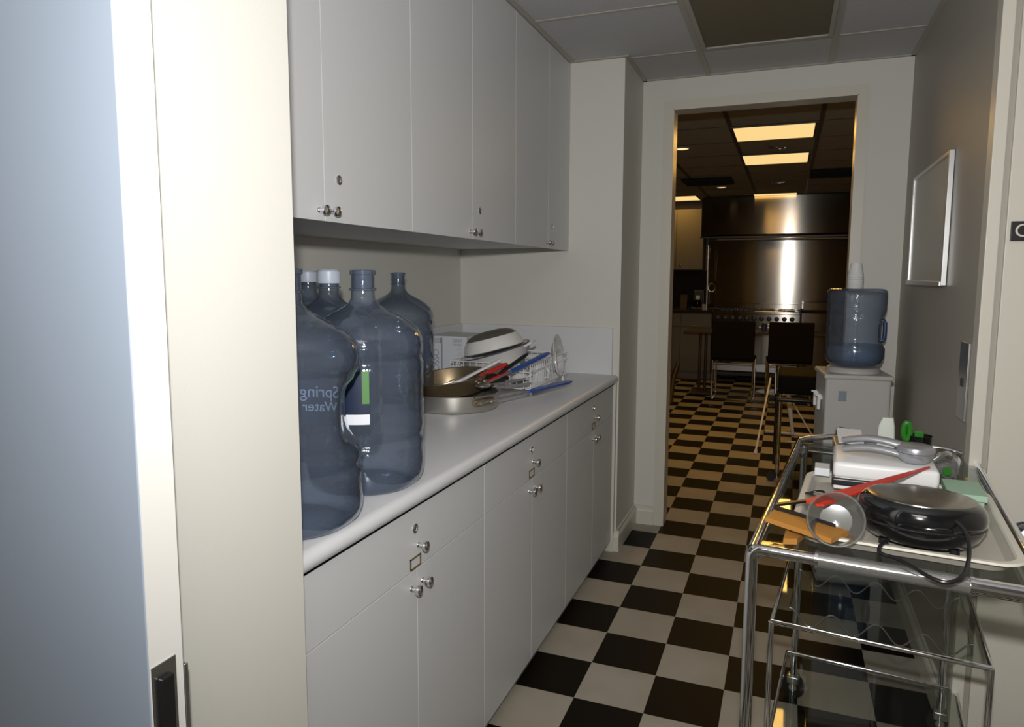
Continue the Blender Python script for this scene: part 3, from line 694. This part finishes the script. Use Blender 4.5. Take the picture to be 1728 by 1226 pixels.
# ---- things on the trolley
Z0 = ZT-.0035
def rrect(cx, cy, w, d, r, z, n=6, rot=RZ):
    pts = []
    for sx, sy, a0 in ((1, 1, 0), (-1, 1, 90), (-1, -1, 180), (1, -1, 270)):
        for k in range(n+1):
            a = math.radians(a0+90*k/n); x = sx*(w/2-r)+r*math.cos(a); y = sy*(d/2-r)+r*math.sin(a)
            pts.append(Vector((cx+x*math.cos(rot)-y*math.sin(rot), cy+x*math.sin(rot)+y*math.cos(rot), z)))
    return pts
def loft(loops, cap0=True, cap1=True):
    b = MB(); n = len(loops[0]); vs = [p for l in loops for p in l]; fs = []
    for i in range(len(loops)-1):
        for k in range(n): fs.append((i*n+k, i*n+(k+1) % n, (i+1)*n+(k+1) % n, (i+1)*n+k))
    if cap0: fs.append(tuple(range(n))[::-1])
    if cap1: fs.append(tuple((len(loops)-1)*n+k for k in range(n)))
    b._add(vs, fs); return b
ty = thing('serving_tray', 'beige plastic tray with cream rim under the appliances on the trolley', 'tray', (.255, 1.80, Z0))
cx, cy = .247, 1.7125
def R_(w, d, z, r): return rrect(cx, cy, w, d, r, z)
loft([R_(.345, .455, Z0+.003, .04), R_(.355, .465, Z0+.0005, .04), R_(.385, .500, Z0+.022, .05), R_(.378, .493, Z0+.022, .05), R_(.350, .460, Z0+.004, .04)], False, True).build('base', M['traygrey'], ty, smooth=True)
loft([R_(.372, .487, Z0+.0205, .05), R_(.378, .493, Z0+.0245, .05), R_(.400, .515, Z0+.0250, .055), R_(.405, .520, Z0+.021, .055)], False, False).build('rim', M['trayrim'], ty, smooth=True)

# waffle maker (black clamshell, steel lid)
wm = thing('sandwich_maker', 'glossy black oval sandwich maker with a steel lid on the tray', 'sandwich maker', (.268, 1.572, Z0))
Tw = Matrix.Translation((.268, 1.572, Z0+.053)) @ Matrix.Rotation(math.radians(-9), 4, 'Z') @ Matrix.Rotation(math.radians(-2), 4, 'X') @ Matrix.Diagonal((.86, .80, 1.0, 1))
MB().lathe([(.0001, -.042), (.080, -.041), (.105, -.036), (.121, -.024), (.128, -.010), (.1295, -.002)], n=64).xf(Tw).build('lower_shell', M['gloss'], wm, smooth=True)
MB().lathe([(.1300, 0), (.1335, .008), (.1335, .018), (.1305, .028), (.1250, .036), (.1170, .042), (.1120, .044)], n=64, cap=False).xf(Tw).build('upper_shell', M['gloss'], wm, smooth=True)
MB().lathe([(.1295, -.0035), (.1325, -.001), (.1300, .0015)], n=64, cap=False).xf(Tw).build('seam_ring', M['dark'], wm, smooth=True)
MB().lathe([(.1130, .0430), (.1120, .0455), (.103, .0475), (.060, .0495), (.0001, .050)], n=64).xf(Tw).build('steel_lid', M['lid'], wm, smooth=True)
o = MB().ball((.02, -.116, .006), .05, (1.0, .36, .22), 28, 14).xf(Tw).build('handle', M['gloss'], wm, smooth=True)
for x, y in ((-.07, -.07), (.07, -.07), (-.07, .07), (.07, .07)):
    MB().cyl((x, y, -.048), (x, y, -.036), .010, n=14).xf(Tw).build('foot', M['dark'], wm, smooth=True)
# its cord, looping over the front rail
cpts = [(.200, 1.475, Z0+.030), (.182, 1.440, Z0+.030), (.180, 1.420, Z0+.022), (.205, 1.406, Z0+.024), (.227, 1.365, Z0+.026), (.248, 1.322, Z0+.026), (.272, 1.311, Z0+.025), (.297, 1.332, Z0+.032), (.318, 1.395, Z0+.042), (.326, 1.440, Z0+.058), (.322, 1.460, Z0+.075), (.308, 1.480, Z0+.085), (.302, 1.490, Z0+.070)]
def smooth_path(P, it=3):
    P = [Vector(p) for p in P]
    for _ in range(it):
        Q = [P[0]]
        for a, b_ in zip(P, P[1:]): Q += [a*.75+b_*.25, a*.25+b_*.75]
        P = Q+[P[-1]]
    return P
MB().tube(smooth_path(cpts), .0036, 10).build('power_cord', M['dark'], wm, smooth=True)

# clear plastic cup lying with its mouth to the camera
cupc = thing('plastic_cup', 'clear plastic cup lying on its side, mouth towards the camera', 'cup', (.105, 1.52, Z0+.03))
ax = Vector((-.07, -.94, .32)).normalized(); base = Vector((.113, 1.540, Z0+.038))
MB().lathe([(.0001, 0), (.030, 0), (.032, .002), (.050, .085), (.0525, .087), (.0515, .090), (.0490, .088), (.0305, .006), (.0001, .006)], base, ax, 48, cap=False).build('body', M['clearp'], cupc, smooth=True)
MB().tube([base+(Vector((0, 0, 1)).rotation_difference(ax)) @ Vector((.0515*math.cos(a), .0515*math.sin(a), .089)) for a in [2*math.pi*k/48 for k in range(48)]], .0016, 8, closed=True).build('rim', M['clearp'], cupc, smooth=True)
MB().lathe([(.0001, .002), (.028, .002), (.031, .004), (.031, .006), (.026, .005), (.0001, .005)], base, ax, 40).build('base_ring', M['cupbase'], cupc, smooth=True)

# orange cardboard carton and black sleeve
oc = thing('cardboard_carton', 'flattened orange cardboard carton sticking out at the trolley left edge', 'carton', (.03, 1.56, Z0))
MB().prism([(-.022, 1.512, Z0+.026), (.100, 1.440, Z0+.022), (.135, 1.500, Z0+.022), (-.002, 1.560, Z0+.034)], (0, 0, .010)).build('body', M['orange'], oc)
MB().prism([(.014, 1.462, Z0+.0005), (.040, 1.470, Z0+.0005), (.056, 1.520, Z0+.0005), (.020, 1.530, Z0+.0005)], (0, 0, .012)).build('flap', M['orange'], oc)
bs = thing('black_folder', 'thin black folded card lying across the orange carton', 'folder', (.07, 1.62, Z0+.05))
MB().prism([(-.004, 1.556, Z0+.046), (.090, 1.625, Z0+.050), (.100, 1.645, Z0+.050), (-.002, 1.572, Z0+.046)], (0, 0, .005)).build('cover', M['dark'], bs)
MB().prism([(-.006, 1.545, Z0+.044), (.110, 1.500, Z0+.036), (.112, 1.509, Z0+.036), (-.004, 1.556, Z0+.046)], (0, 0, .004)).build('spine', M['dark'], bs)

# white appliance
wa = thing('food_slicer', 'white rectangular kitchen appliance with black underside in the middle of the trolley', 'appliance', (.245, 1.93, Z0))
Rw = math.radians(-3); pv = (.24, 1.93, Z0)
MB().box((.128, 1.825, Z0+.050), (.352, 2.025, Z0+.090), .010, Rw, pv).build('lid', M['whitep'], wa, smooth=True)
MB().box((.126, 1.820, Z0+.033), (.262, 2.020, Z0+.0505), .004, Rw, pv).build('hinge_band', M['dark'], wa)
MB().box((.130, 1.828, Z0+.022), (.350, 2.02, Z0+.052), .004, Rw, pv).build('base', M['whitep'], wa)
MB().box((.265, 1.822, Z0+.023), (.353, 1.86, Z0+.050), .006, Rw, pv).build('end_block', M['whitep'], wa)
# round silver scoop press lying on the white appliance
si = thing('garlic_press', 'silver-grey press with round bowl and long double handle on the white appliance', 'press', (.27, 1.93, Z0+.09))
z2 = Z0+.0905
MB().lathe([(.0001, 0), (.022, .001), (.034, .010), (.0395, .020), (.040, .027)], (.303, 1.885, z2), n=48).build('lower_bowl', M['silver'], si, smooth=True)
MB().lathe([(.0395, .0275), (.0415, .0285), (.0415, .036), (.0395, .041), (.033, .044), (.0001, .045)], (.303, 1.885, z2), n=48).build('upper_bowl', M['silver'], si, smooth=True)
MB().tube(smooth_path([(.272, 1.893, z2+.040), (.245, 1.900, z2+.045), (.210, 1.910, z2+.047), (.175, 1.920, z2+.042), (.150, 1.932, z2+.032)], 2), (.013, .009), 14, flat=(.3, 1, 0)).build('upper_handle', M['silver'], si, smooth=True)
MB().tube(smooth_path([(.272, 1.882, z2+.020), (.245, 1.890, z2+.025), (.210, 1.900, z2+.027), (.175, 1.910, z2+.022), (.150, 1.918, z2+.014)], 2), (.012, .008), 14, flat=(.3, 1, 0)).build('lower_handle', M['silver'], si, smooth=True)
MB().tube(smooth_path([(.340, 1.880, z2+.012), (.358, 1.885, z2+.026), (.372, 1.90, z2+.028), (.380, 1.92, z2+.020)], 2), .006, 12).build('hinge_arm', M['chromedull'], si, smooth=True)

# red flat spatula
rs = thing('red_spatula', 'long pointed bright red plastic scraper lying over the white appliance', 'scraper', (.22, 1.78, Z0+.1))
A = Vector((.070, 1.500, Z0+.080)); B = Vector((.326, 1.838, Z0+.0925)); dd_ = (B-A).normalized(); sd = dd_.cross(Vector((0, 0, 1))).normalized()
MB().prism([A+sd*.021, B+sd*.002, B-sd*.002, A-sd*.021, A-dd_*.01-sd*.012, A-dd_*.01+sd*.012], (0, 0, .004)).build('blade', M['red'], rs)

# mint green boxes at the right
gb = thing('green_box', 'mint green flat box lying right of the white appliance', 'box', (.400, 1.865, Z0), math.radians(-4))
MB().box((-.034, -.060, .024), (.036, .055, .040), .001).build('body', M['mint'], gb, **L)
MB().box((-.036, -.070, .036), (.040, .057, .050), .001).build('lid', M['mint'], gb, **L)
gb2 = tag(MB().prism([(.362, 1.715, Z0+.0065), (.418, 1.700, Z0+.0065), (.422, 1.775, Z0+.0065), (.366, 1.785, Z0+.0065)], (0, 0, .020)).build('green_card', M['mint']), 'mint green card box low behind the black sandwich maker', 'box')

# green scissors handle in smoked tumbler, jar, clear plastic, pale clip
tb = tag(MB().lathe([(.0001, 0), (.024, 0), (.027, .004), (.029, .118), (.027, .118), (.0245, .006), (.0001, .006)], (.345, 2.09, Z0+.0005), n=32, cap=False).build('smoked_tumbler', M['darkglass'], smooth=True), 'smoky tumbler holding green handles at the back of the trolley', 'glass')
gs = thing('green_scissors', 'green-handled scissors standing in the smoky tumbler', 'scissors', (.335, 2.09, Z0+.03))
ring = lambda cx_, cz_, rx_, rz_: [(cx_+rx_*math.cos(a), 2.085, cz_+rz_*math.sin(a)) for a in [2*math.pi*k/24 for k in range(24)]]
MB().tube(ring(.312, Z0+.128, .0075, .022), .0075, 10, closed=True).build('finger_loop', M['green'], gs, smooth=True)
MB().box((.330, 2.082, Z0+.105), (.352, 2.088, Z0+.130), .002).box((.333, 2.082, Z0+.075), (.345, 2.088, Z0+.110), .002).build('grip', M['green'], gs)
MB().prism([(.318, 2.09, Z0+.105), (.328, 2.09, Z0+.105), (.350, 2.09, Z0+.020), (.346, 2.09, Z0+.020)], (0, .002, 0)).build('blade', M['chromedull'], gs)
pc = tag(loft([rrect(.300, 2.375, .052, .030, .006, Z0+.002, rot=-.1), rrect(.300, 2.375, .044, .026, .006, Z0+.085, rot=-.1), rrect(.303, 2.375, .030, .022, .005, Z0+.110, rot=-.1)]).build('plastic_clip', M['palemint'], smooth=True), 'pale mint plastic tub standing at the back rail', 'tub')
pa = tag(MB().box((.165, 2.30, Z0+.045), (.235, 2.42, Z0+.047), 0, Matrix.Rotation(math.radians(10), 3, 'X'), (.2, 2.36, Z0+.046)).build('paper_slip', M['paper']), 'white slip of paper on the small box at the back of the trolley', 'paper')
cb = thing('chrome_box', 'small chrome box under the white slip of paper', 'box', (.20, 2.34, Z0))
MB().box((.155, 2.27, Z0+.0005), (.245, 2.42, Z0+.032), .003).build('body', M['chromedull'], cb)
wt = tag(MB().box((.088, 1.925, Z0+.026), (.124, 1.985, Z0+.046), .002, Rw, (.11, 1.97, Z0)).build('white_carton', M['card']), 'small white carton tucked left of the white appliance', 'carton')
hs = tag(MB().tube(smooth_path([(.082+.020*math.cos(a)*(1+.2*math.sin(3*a)), 1.735+.022*math.sin(a), Z0+.032+.004*math.sin(2*a)) for a in [k*.55 for k in range(24)]], 2), .0028, 8).build('cable_coil', M['dark'], smooth=True), 'coil of thin black cord lying on the tray beside the cup', 'cord')
# crumpled clear plastic bottle with green cap
cbp = thing('clear_bottle', 'crumpled clear plastic bottle with green cap beside the silver press', 'bottle', (.44, 2.06, Z0+.03))
def fn3(r, z, a): return r*(1+.10*math.sin(5*a+z*90)+.06*math.sin(3*a-z*150))
Ab = Vector((.400, 2.03, Z0+.045)); Bx = Vector((.03, .15, .006))
MB().lathe([(.0001, 0), (.020, .001), (.026, .010), (.026, .10), (.020, .125), (.011, .14)], Ab, tuple(Bx), 40, fn=fn3, cap=False).build('body', M['clearp'], cbp, smooth=True)
MB().lathe([(.009, .122), (.010, .123), (.010, .136), (.0001, .137)], Ab+Vector((-.03, -.15, -.002)), tuple(Bx), 24).build('cap', M['green'], cbp, smooth=True)
yt = tag(MB().cyl((.455, 1.99, Z0+.005), (.462, 2.12, Z0+.005), .004, n=10).build('marker_pen', M['cork'], smooth=True), 'thin yellow pen lying along the trolley right edge', 'pen')

# ================================================================== KITCHEN BEYOND
KY = 10.30; KX0, KX1 = -2.6, 2.0; KC = 2.42
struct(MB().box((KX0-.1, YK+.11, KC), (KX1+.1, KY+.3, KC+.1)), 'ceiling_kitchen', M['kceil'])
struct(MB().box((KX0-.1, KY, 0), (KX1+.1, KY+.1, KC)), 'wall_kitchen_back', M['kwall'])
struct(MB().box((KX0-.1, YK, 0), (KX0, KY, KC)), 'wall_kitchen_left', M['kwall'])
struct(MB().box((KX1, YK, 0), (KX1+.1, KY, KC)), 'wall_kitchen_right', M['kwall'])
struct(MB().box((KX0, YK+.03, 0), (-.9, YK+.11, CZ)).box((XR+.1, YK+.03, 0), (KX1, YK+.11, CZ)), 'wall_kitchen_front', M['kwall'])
b = MB()
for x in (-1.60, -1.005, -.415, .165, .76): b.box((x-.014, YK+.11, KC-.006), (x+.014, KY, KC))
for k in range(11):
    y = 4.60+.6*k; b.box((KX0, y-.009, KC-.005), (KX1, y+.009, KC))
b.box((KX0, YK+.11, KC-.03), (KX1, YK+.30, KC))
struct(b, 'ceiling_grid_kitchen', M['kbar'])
def klight(x0, x1, y0, y1, lab):
    t = thing('ceiling_light', lab, 'ceiling light', ((x0+x1)/2, (y0+y1)/2, KC), group='lit panels in the kitchen ceiling')
    MB().box((x0, y0, KC-.009), (x1, y1, KC-.004)).build('lamp_lens', M['lamp'], t)
    b = MB()
    for lo, hi in (((x0-.015, y0-.015), (x0, y1+.015)), ((x1, y0-.015), (x1+.015, y1+.015)), ((x0, y0-.015), (x1, y0)), ((x0, y1), (x1, y1+.015))): b.box((*lo, KC-.012), (*hi, KC-.001))
    b.build('lamp_frame', M['kbar'], t)
klight(-.400, .130, 5.24, 5.76, 'lit yellow ceiling panel nearest the doorway in the kitchen')
klight(-.405, .120, 6.44, 6.98, 'second lit yellow ceiling panel in the kitchen')
klight(-.44, .06, 9.40, 9.95, 'lit yellow ceiling panel farthest away in front of the range hood')
klight(-1.75, -1.14, 9.35, 9.90, 'lit yellow ceiling panel at the far left of the kitchen')
for x, y, lit, lb in ((-.845, 5.95, 1, 'small round lit downlight at the left edge of the doorway'), (-.76, 8.62, 1, 'small round lit downlight between the far ceiling panels'), (-.125, 6.15, 0, 'round chrome sprinkler plate between the two near ceiling panels'), (-.145, 8.35, 0, 'round chrome sprinkler plate before the farthest ceiling panel')):
    t = thing('downlight' if lit else 'sprinkler_plate', lb, 'downlight' if lit else 'sprinkler', (x, y, KC))
    MB().lathe([(.065, 0), (.072, -.006), (.058, -.008), (.05, -.002)], (x, y, KC-.001), n=32, cap=False).build('ring', M['chromedull'], t, smooth=True)
    MB().lathe([(.055, -.004), (.0001, -.005)] if lit else [(.04, 0), (.035, -.012), (.0001, -.018)], (x, y, KC-.001), n=32, cap=False).build('lens' if lit else 'plate', M['lampw'] if lit else M['chromedull'], t, smooth=True)
for x, y, lb in ((-.85, 8.0, 'dark square air vent left in the kitchen ceiling'), (.42, 7.75, 'dark square air vent right in the kitchen ceiling')):
    t = thing('ceiling_vent', lb, 'vent', (x, y, KC), group='air vents in the kitchen ceiling')
    MB().box((x-.26, y-.26, KC-.012), (x+.26, y+.26, KC-.006)).build('backing', M['black'], t)
    for k in range(5):
        MB().box((x-.25, y-.22+k*.10, KC-.030), (x+.25, y-.205+k*.10, KC-.012)).build('slat', M['black'], t)
for xl, yl, en in ((-.135, 5.5, 9), (-.14, 6.7, 9), (-.19, 9.67, 4), (-1.45, 9.62, 3)):
    kl = bpy.data.lights.new('kitchen_lamp', 'AREA'); kl.energy = en; kl.size = .5; kl.color = (1, .52, .10)
    ko = bpy.data.objects.new('kitchen_lamp', kl); COL.objects.link(ko); ko.location = (xl, yl, KC-.02)

# range hood, steel wall panel, range
hd = thing('range_hood', 'long stainless steel range hood against the kitchen ceiling', 'range hood', (-.17, 9.85, 1.9))
x0, x1 = -1.085, 1.30
MB().prism([(x0, 9.62, 1.895), (x0, 9.60, 1.93), (x0, 9.60, KC-.015), (x0, KY-.002, KC-.015), (x0, KY-.002, 1.895)], (x1-x0, 0, 0)).build('canopy', M['steel'], hd)
MB().box((x0-.01, 9.585, 1.885), (x1+.01, 9.605, 1.905)).build('lip', M['dark'], hd)
MB().tube([(x0+.2, 9.66, 1.865), (x1, 9.66, 1.865)], .010, 10).build('rail', M['chromedull'], hd, smooth=True)
sb = tag(MB().box((-1.06, KY-.03, .95), (1.30, KY-.008, 1.89)).build('steel_wall_panel', M['steel']), 'large stainless steel panel on the wall behind the range', 'wall panel')
rg = thing('kitchen_range', 'wide stainless steel range with a row of black knobs below the steel panel', 'range', (-.36, 9.9, 0))
MB().box((-.905, 9.64, .14), (.165, KY-.035, .935), .004).build('body', M['steel'], rg)
MB().box((-.905, 9.58, .905), (.165, 9.66, .945), .006).build('front_rail', M['steel'], rg)
MB().box((-.905, 9.615, .785), (.165, 9.645, .905), .002).build('control_panel', M['steel'], rg)
for k in range(11):
    x = -.845+k*.092
    MB().lathe([(.030, 0), (.030, .012), (.022, .014), (.020, .034), (.0001, .036)], (x, 9.614, .845), (0, -1, 0), 18).build('knob', M['dark'], rg, smooth=True)
for a, c in ((-.895, -.38), (-.37, .155)):
    d = MB().box((a, 9.61, .26), (c, 9.645, .775), .004).build('oven_door', M['steel'], rg)
    MB().tube([(a+.05, 9.61, .735), (a+.05, 9.565, .735), (c-.05, 9.565, .735), (c-.05, 9.61, .735)], .011, 10).build('handle', M['chrome'], d, smooth=True)
MB().box((-.895, 9.62, .15), (.155, 9.645, .25), .003).build('kick_panel', M['chromedull'], rg)
for x in (-.86, -.37, .12): MB().cyl((x, 9.70, 0), (x, 9.70, .14), .022).build('leg', M['chromedull'], rg, smooth=True)
for k in range(4):
    x = -.83+k*.245; b = MB()
    for q in range(4): b.box((x+q*.06, 9.68, .937), (x+q*.06+.012, 10.10, .958))
    b.box((x, 9.68, .945), (x+.20, 9.692, .958)).box((x, 10.09, .945), (x+.20, 10.10, .958))
    b.build('grate', M['dark'], rg)
MB().box((-.80, 10.16, .935), (.15, 10.26, 1.02), .004).build('back_shelf', M['steel'], rg)
r2 = thing('griddle_oven', 'lower dark steel oven unit right of the wide range with round dials', 'oven', (.43, 9.9, 0))
MB().box((.185, 9.66, .10), (.86, KY-.035, .93), .004).build('body', M['steel'], r2)
MB().box((.185, 9.60, .93), (.86, KY-.035, .96), .003).build('top', M['kdark'], r2)
MB().box((.20, 9.75, .96), (.86, 10.2, 1.06), .006).build('griddle', M['steel'], r2)
for x in (.255, .315): MB().lathe([(.024, 0), (.024, .01), (.014, .011), (.014, .004), (.0001, .004)], (x, 9.659, .76), (0, -1, 0), 20).build('dial', M['chromedull'], r2, smooth=True)
MB().box((.25, 9.652, .70), (.32, 9.661, .715)).build('badge', M['chromedull'], r2)
# left kitchen cabinets
kb_ = thing('kitchen_base_cabinet', 'beige base cabinets with dark worktop left of the range', 'cabinet', (-1.6, 9.9, 0))
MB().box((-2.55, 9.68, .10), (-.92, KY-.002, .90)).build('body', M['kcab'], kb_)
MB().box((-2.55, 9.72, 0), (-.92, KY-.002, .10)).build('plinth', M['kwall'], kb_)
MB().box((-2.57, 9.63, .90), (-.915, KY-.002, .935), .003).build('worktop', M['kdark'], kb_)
for k in range(4):
    a = -2.54+k*.405
    d = MB().box((a+.004, 9.662, .115), (a+.401, 9.682, .70), .002).build('door', M['kcab'], kb_)
    d = MB().box((a+.004, 9.662, .715), (a+.401, 9.682, .885), .002).build('drawer', M['kcab'], kb_)
    MB().box((a+.14, 9.650, .725), (a+.26, 9.664, .735)).build('pull', M['brass'], d)
ku = thing('kitchen_wall_cabinet', 'beige wall cabinets above the dark niche left of the range', 'cabinet', (-1.6, 10.1, 1.48))
MB().box((-2.55, 9.96, 1.48), (-1.09, KY-.002, 2.30)).build('body', M['kcab'], ku)
for k in range(4):
    a = -2.54+k*.362
    d = MB().box((a+.003, 9.942, 1.485), (a+.359, 9.962, 2.295), .002).build('door', M['kcab'], ku)
    MB().lathe([(.012, 0), (.014, .015), (.0001, .018)], (a+.06, 9.942, 1.55), (0, -1, 0), 12).build('knob', M['brass'], d, smooth=True)
tag(MB().box((-2.6, KY-.012, .94), (-1.07, KY-.003, 1.475)).build('tiled_splashback', M['kdark']), 'dark splashback between the kitchen worktop and wall cabinets', 'splashback')
# items on the kitchen worktop
t = thing('pendant_pole', 'thin chrome pole with hooks at the left end of the steel panel', 'pole', (-1.0, 9.75, .93))
MB().tube([(-1.0, 9.74, .935), (-1.0, 9.74, 1.62)], .014, 12).tube([(-1.0, 9.74, 1.62), (-1.0, 9.74, 1.80)], .024, 12).build('pole', M['chromedull'], t, smooth=True)
MB().tube([(-.94+.045*math.cos(a), 9.73, 1.24+.055*math.sin(a)) for a in [2*math.pi*k/20 for k in range(20)]], .006, 8, closed=True).build('hook_ring', M['chromedull'], t, smooth=True)
t = thing('knife_block', 'dark knife block on the kitchen worktop under the wall cabinets', 'knife block', (-1.32, 9.85, .935))
MB().prism([(-1.36, 9.80, .936), (-1.36, 9.92, .936), (-1.36, 9.96, 1.10), (-1.36, 9.86, 1.14)], (.09, 0, 0)).build('block', M['wood'], t)
for k in range(3): MB().tube([(-1.34+k*.025, 9.89, 1.12), (-1.34+k*.025, 9.85, 1.22)], .009, 8).build('knife_handle', M['dark'], t, smooth=True)
t = thing('coffee_maker', 'dark coffee maker with a bright label on the kitchen worktop', 'coffee maker', (-1.12, 9.82, .935))
MB().box((-1.21, 9.75, .936), (-1.04, 9.93, .975), .006).box((-1.19, 9.86, .97), (-1.06, 9.93, 1.20), .01).build('body', M['dark'], t)
MB().box((-1.155, 9.854, 1.06), (-1.105, 9.860, 1.13)).build('label', M['paper'], t)
MB().lathe([(.045, 0), (.055, .03), (.05, .08), (.035, .10)], (-1.125, 9.80, .976), n=24).build('jug', M['darkglass'], t, smooth=True)
t = tag(MB().lathe([(.022, 0), (.025, .004), (.026, .08), (.0001, .082)], (-1.03, 9.72, .936), n=20).build('jar', M['cooler'], smooth=True), 'small pale jar on the kitchen worktop beside the coffee maker', 'jar')

# dining chairs, sled frame
def chair(loc, rz, label, st=None):
    t = thing('dining_chair', label, 'chair', loc, rz, 'dark chairs facing the kitchen range')
    b = MB().box((-.225, -.235, .485), (.225, -.205, .905), .010, Matrix.Rotation(math.radians(4), 3, 'X'), (0, -.22, .485)); b.build('backrest', M['leather'], t, **L)
    MB().box((-.225, -.215, .455), (.225, .215, .490), .012).build('seat', M['leather'], t, **L)
    for x in (-.215, .215):
        MB().tube(arc_pts([(x, -.20, .455), (x, -.22, .012), (x, .21, .012), (x, .19, .455)], .02), .009, 10).build('leg', M['chrome'], t, smooth=True, **L)
    MB().tube([(-.215, -.20, .440), (.215, -.20, .440)], .008, 8).build('crossbar', M['chrome'], t, smooth=True, **L)
    MB().tube([(-.215, -.215, .012), (.215, -.215, .012)], .008, 8).build('crossbar', M['chrome'], t, smooth=True, **L)
    return t
c1 = chair((-.525, 8.28, 0), math.radians(-1), 'left one of the two dark high-backed chairs before the range')
c2 = copy_tree(c1, (.045, 8.25, 0), math.radians(4), 'right one of the two dark high-backed chairs before the range')
# narrow table at the left
tt = thing('side_table', 'narrow dark wooden table on a twin post left of the chairs', 'table', (-.90, 8.5, 0))
MB().box((-1.10, 8.30, .735), (-.66, 8.75, .765), .006).build('tabletop', M['wood'], tt)
for x in (-.93, -.865): MB().tube([(x, 8.5, .04), (x, 8.5, .735)], .016, 10).build('post', M['wood'], tt, smooth=True)
MB().box((-1.02, 8.38, .0), (-.78, 8.62, .04), .01).build('base', M['wood'], tt)
tag(MB().tube([(-1.135, 7.6, .0), (-1.15, 7.9, .25), (-1.11, 8.0, .42)], .03, 10, rs=[.035, .03, .02]).build('wooden_chair_leg', M['wood'], smooth=True), 'dark wooden post leaning at the left edge of the doorway', 'post')
# counter-height bar of range between chairs: small cup on ledge
tag(MB().lathe([(.03, 0), (.035, .09), (.0001, .091)], (-.235, 8.9, .745), n=20).build('mug', M['bottlering'], smooth=True), 'dark blue mug on the table between the two chairs', 'mug')
kt = thing('kitchen_table', 'dark dining table beyond the two chairs', 'table', (-.2, 8.85, 0))
MB().box((-.62, 8.62, .715), (.55, 9.12, .745), .006).build('tabletop', M['wood'], kt)
MB().tube([(-.05, 8.9, .03), (-.05, 8.9, .715)], .035, 14).build('post', M['chromedull'], kt, smooth=True)
MB().lathe([(.25, 0), (.25, .012), (.05, .03), (.0001, .03)], (-.05, 8.9, 0), n=32).build('base', M['chromedull'], kt, smooth=True)

# nearer stool: dark seat, chrome legs, left of the cooler
sc_ = thing('padded_stool', 'dark brown padded chair on chrome legs left of the water cooler', 'chair', (.10, 5.15, 0))
MB().box((-.030, 5.02, .60), (.29, 5.30, .735), .02, Matrix.Rotation(math.radians(6), 3, 'X'), (.1, 5.1, .66)).build('seat', M['leather'], sc_, smooth=True)
MB().tube([(-.030, 4.98, .565), (.29, 4.98, .565)], .016, 12).build('front_bar', M['dark'], sc_, smooth=True)
for x, y in ((-.012, 5.0), (.27, 5.0)): 
    MB().tube([(x, y, .02), (x, y, .60)], .014, 14).build('leg', M['chrome'], sc_, smooth=True)
MB().tube([(-.035, 5.06, .10), (-.035, 5.06, .62)], .010, 12).build('back_leg', M['dark'], sc_, smooth=True)
MB().tube([(-.045, 5.00, .60), (-.048, 5.02, .74)], .008, 10).build('side_post', M['chromedull'], sc_, smooth=True)
o = MB().tube([(-.050, 4.98, .03), (-.050, 5.00, .03)], .03, 20).build('caster', M['dark'], sc_, smooth=True)
# white cane and folding rack
tag(MB().tube([(-.10, 6.35, .52), (-.175, 5.72, .03)], .008, 10).tube([(-.175, 5.72, .03), (-.178, 5.70, .004)], .014, 10).build('long_rod', M['whitep'], smooth=True), 'long white rod leaning low over the kitchen floor tiles', 'rod')
fr = thing('folding_rack', 'low white folding frame on the floor behind the chair legs', 'rack', (.08, 6.6, 0))
MB().tube([(-.13, 6.55, .012), (.32, 6.50, .012)], .014, 10).build('foot_bar', M['cooler'], fr, smooth=True)
MB().tube([(.06, 6.20, .012), (.32, 6.18, .012)], .010, 10).build('foot_bar', M['cooler'], fr, smooth=True)
MB().tube([(.10, 6.5, .02), (.04, 6.45, .42)], .022, 10, rs=[.012, .026]).build('upright', M['whitep'], fr, smooth=True)
MB().tube([(.03, 6.45, .40), (.17, 6.40, .44)], .022, 10, rs=[.024, .008]).build('arm', M['whitep'], fr, smooth=True)
MB().tube([(.26, 6.45, .02), (.09, 6.45, .30)], .006, 8).build('strut', M['whitep'], fr, smooth=True)
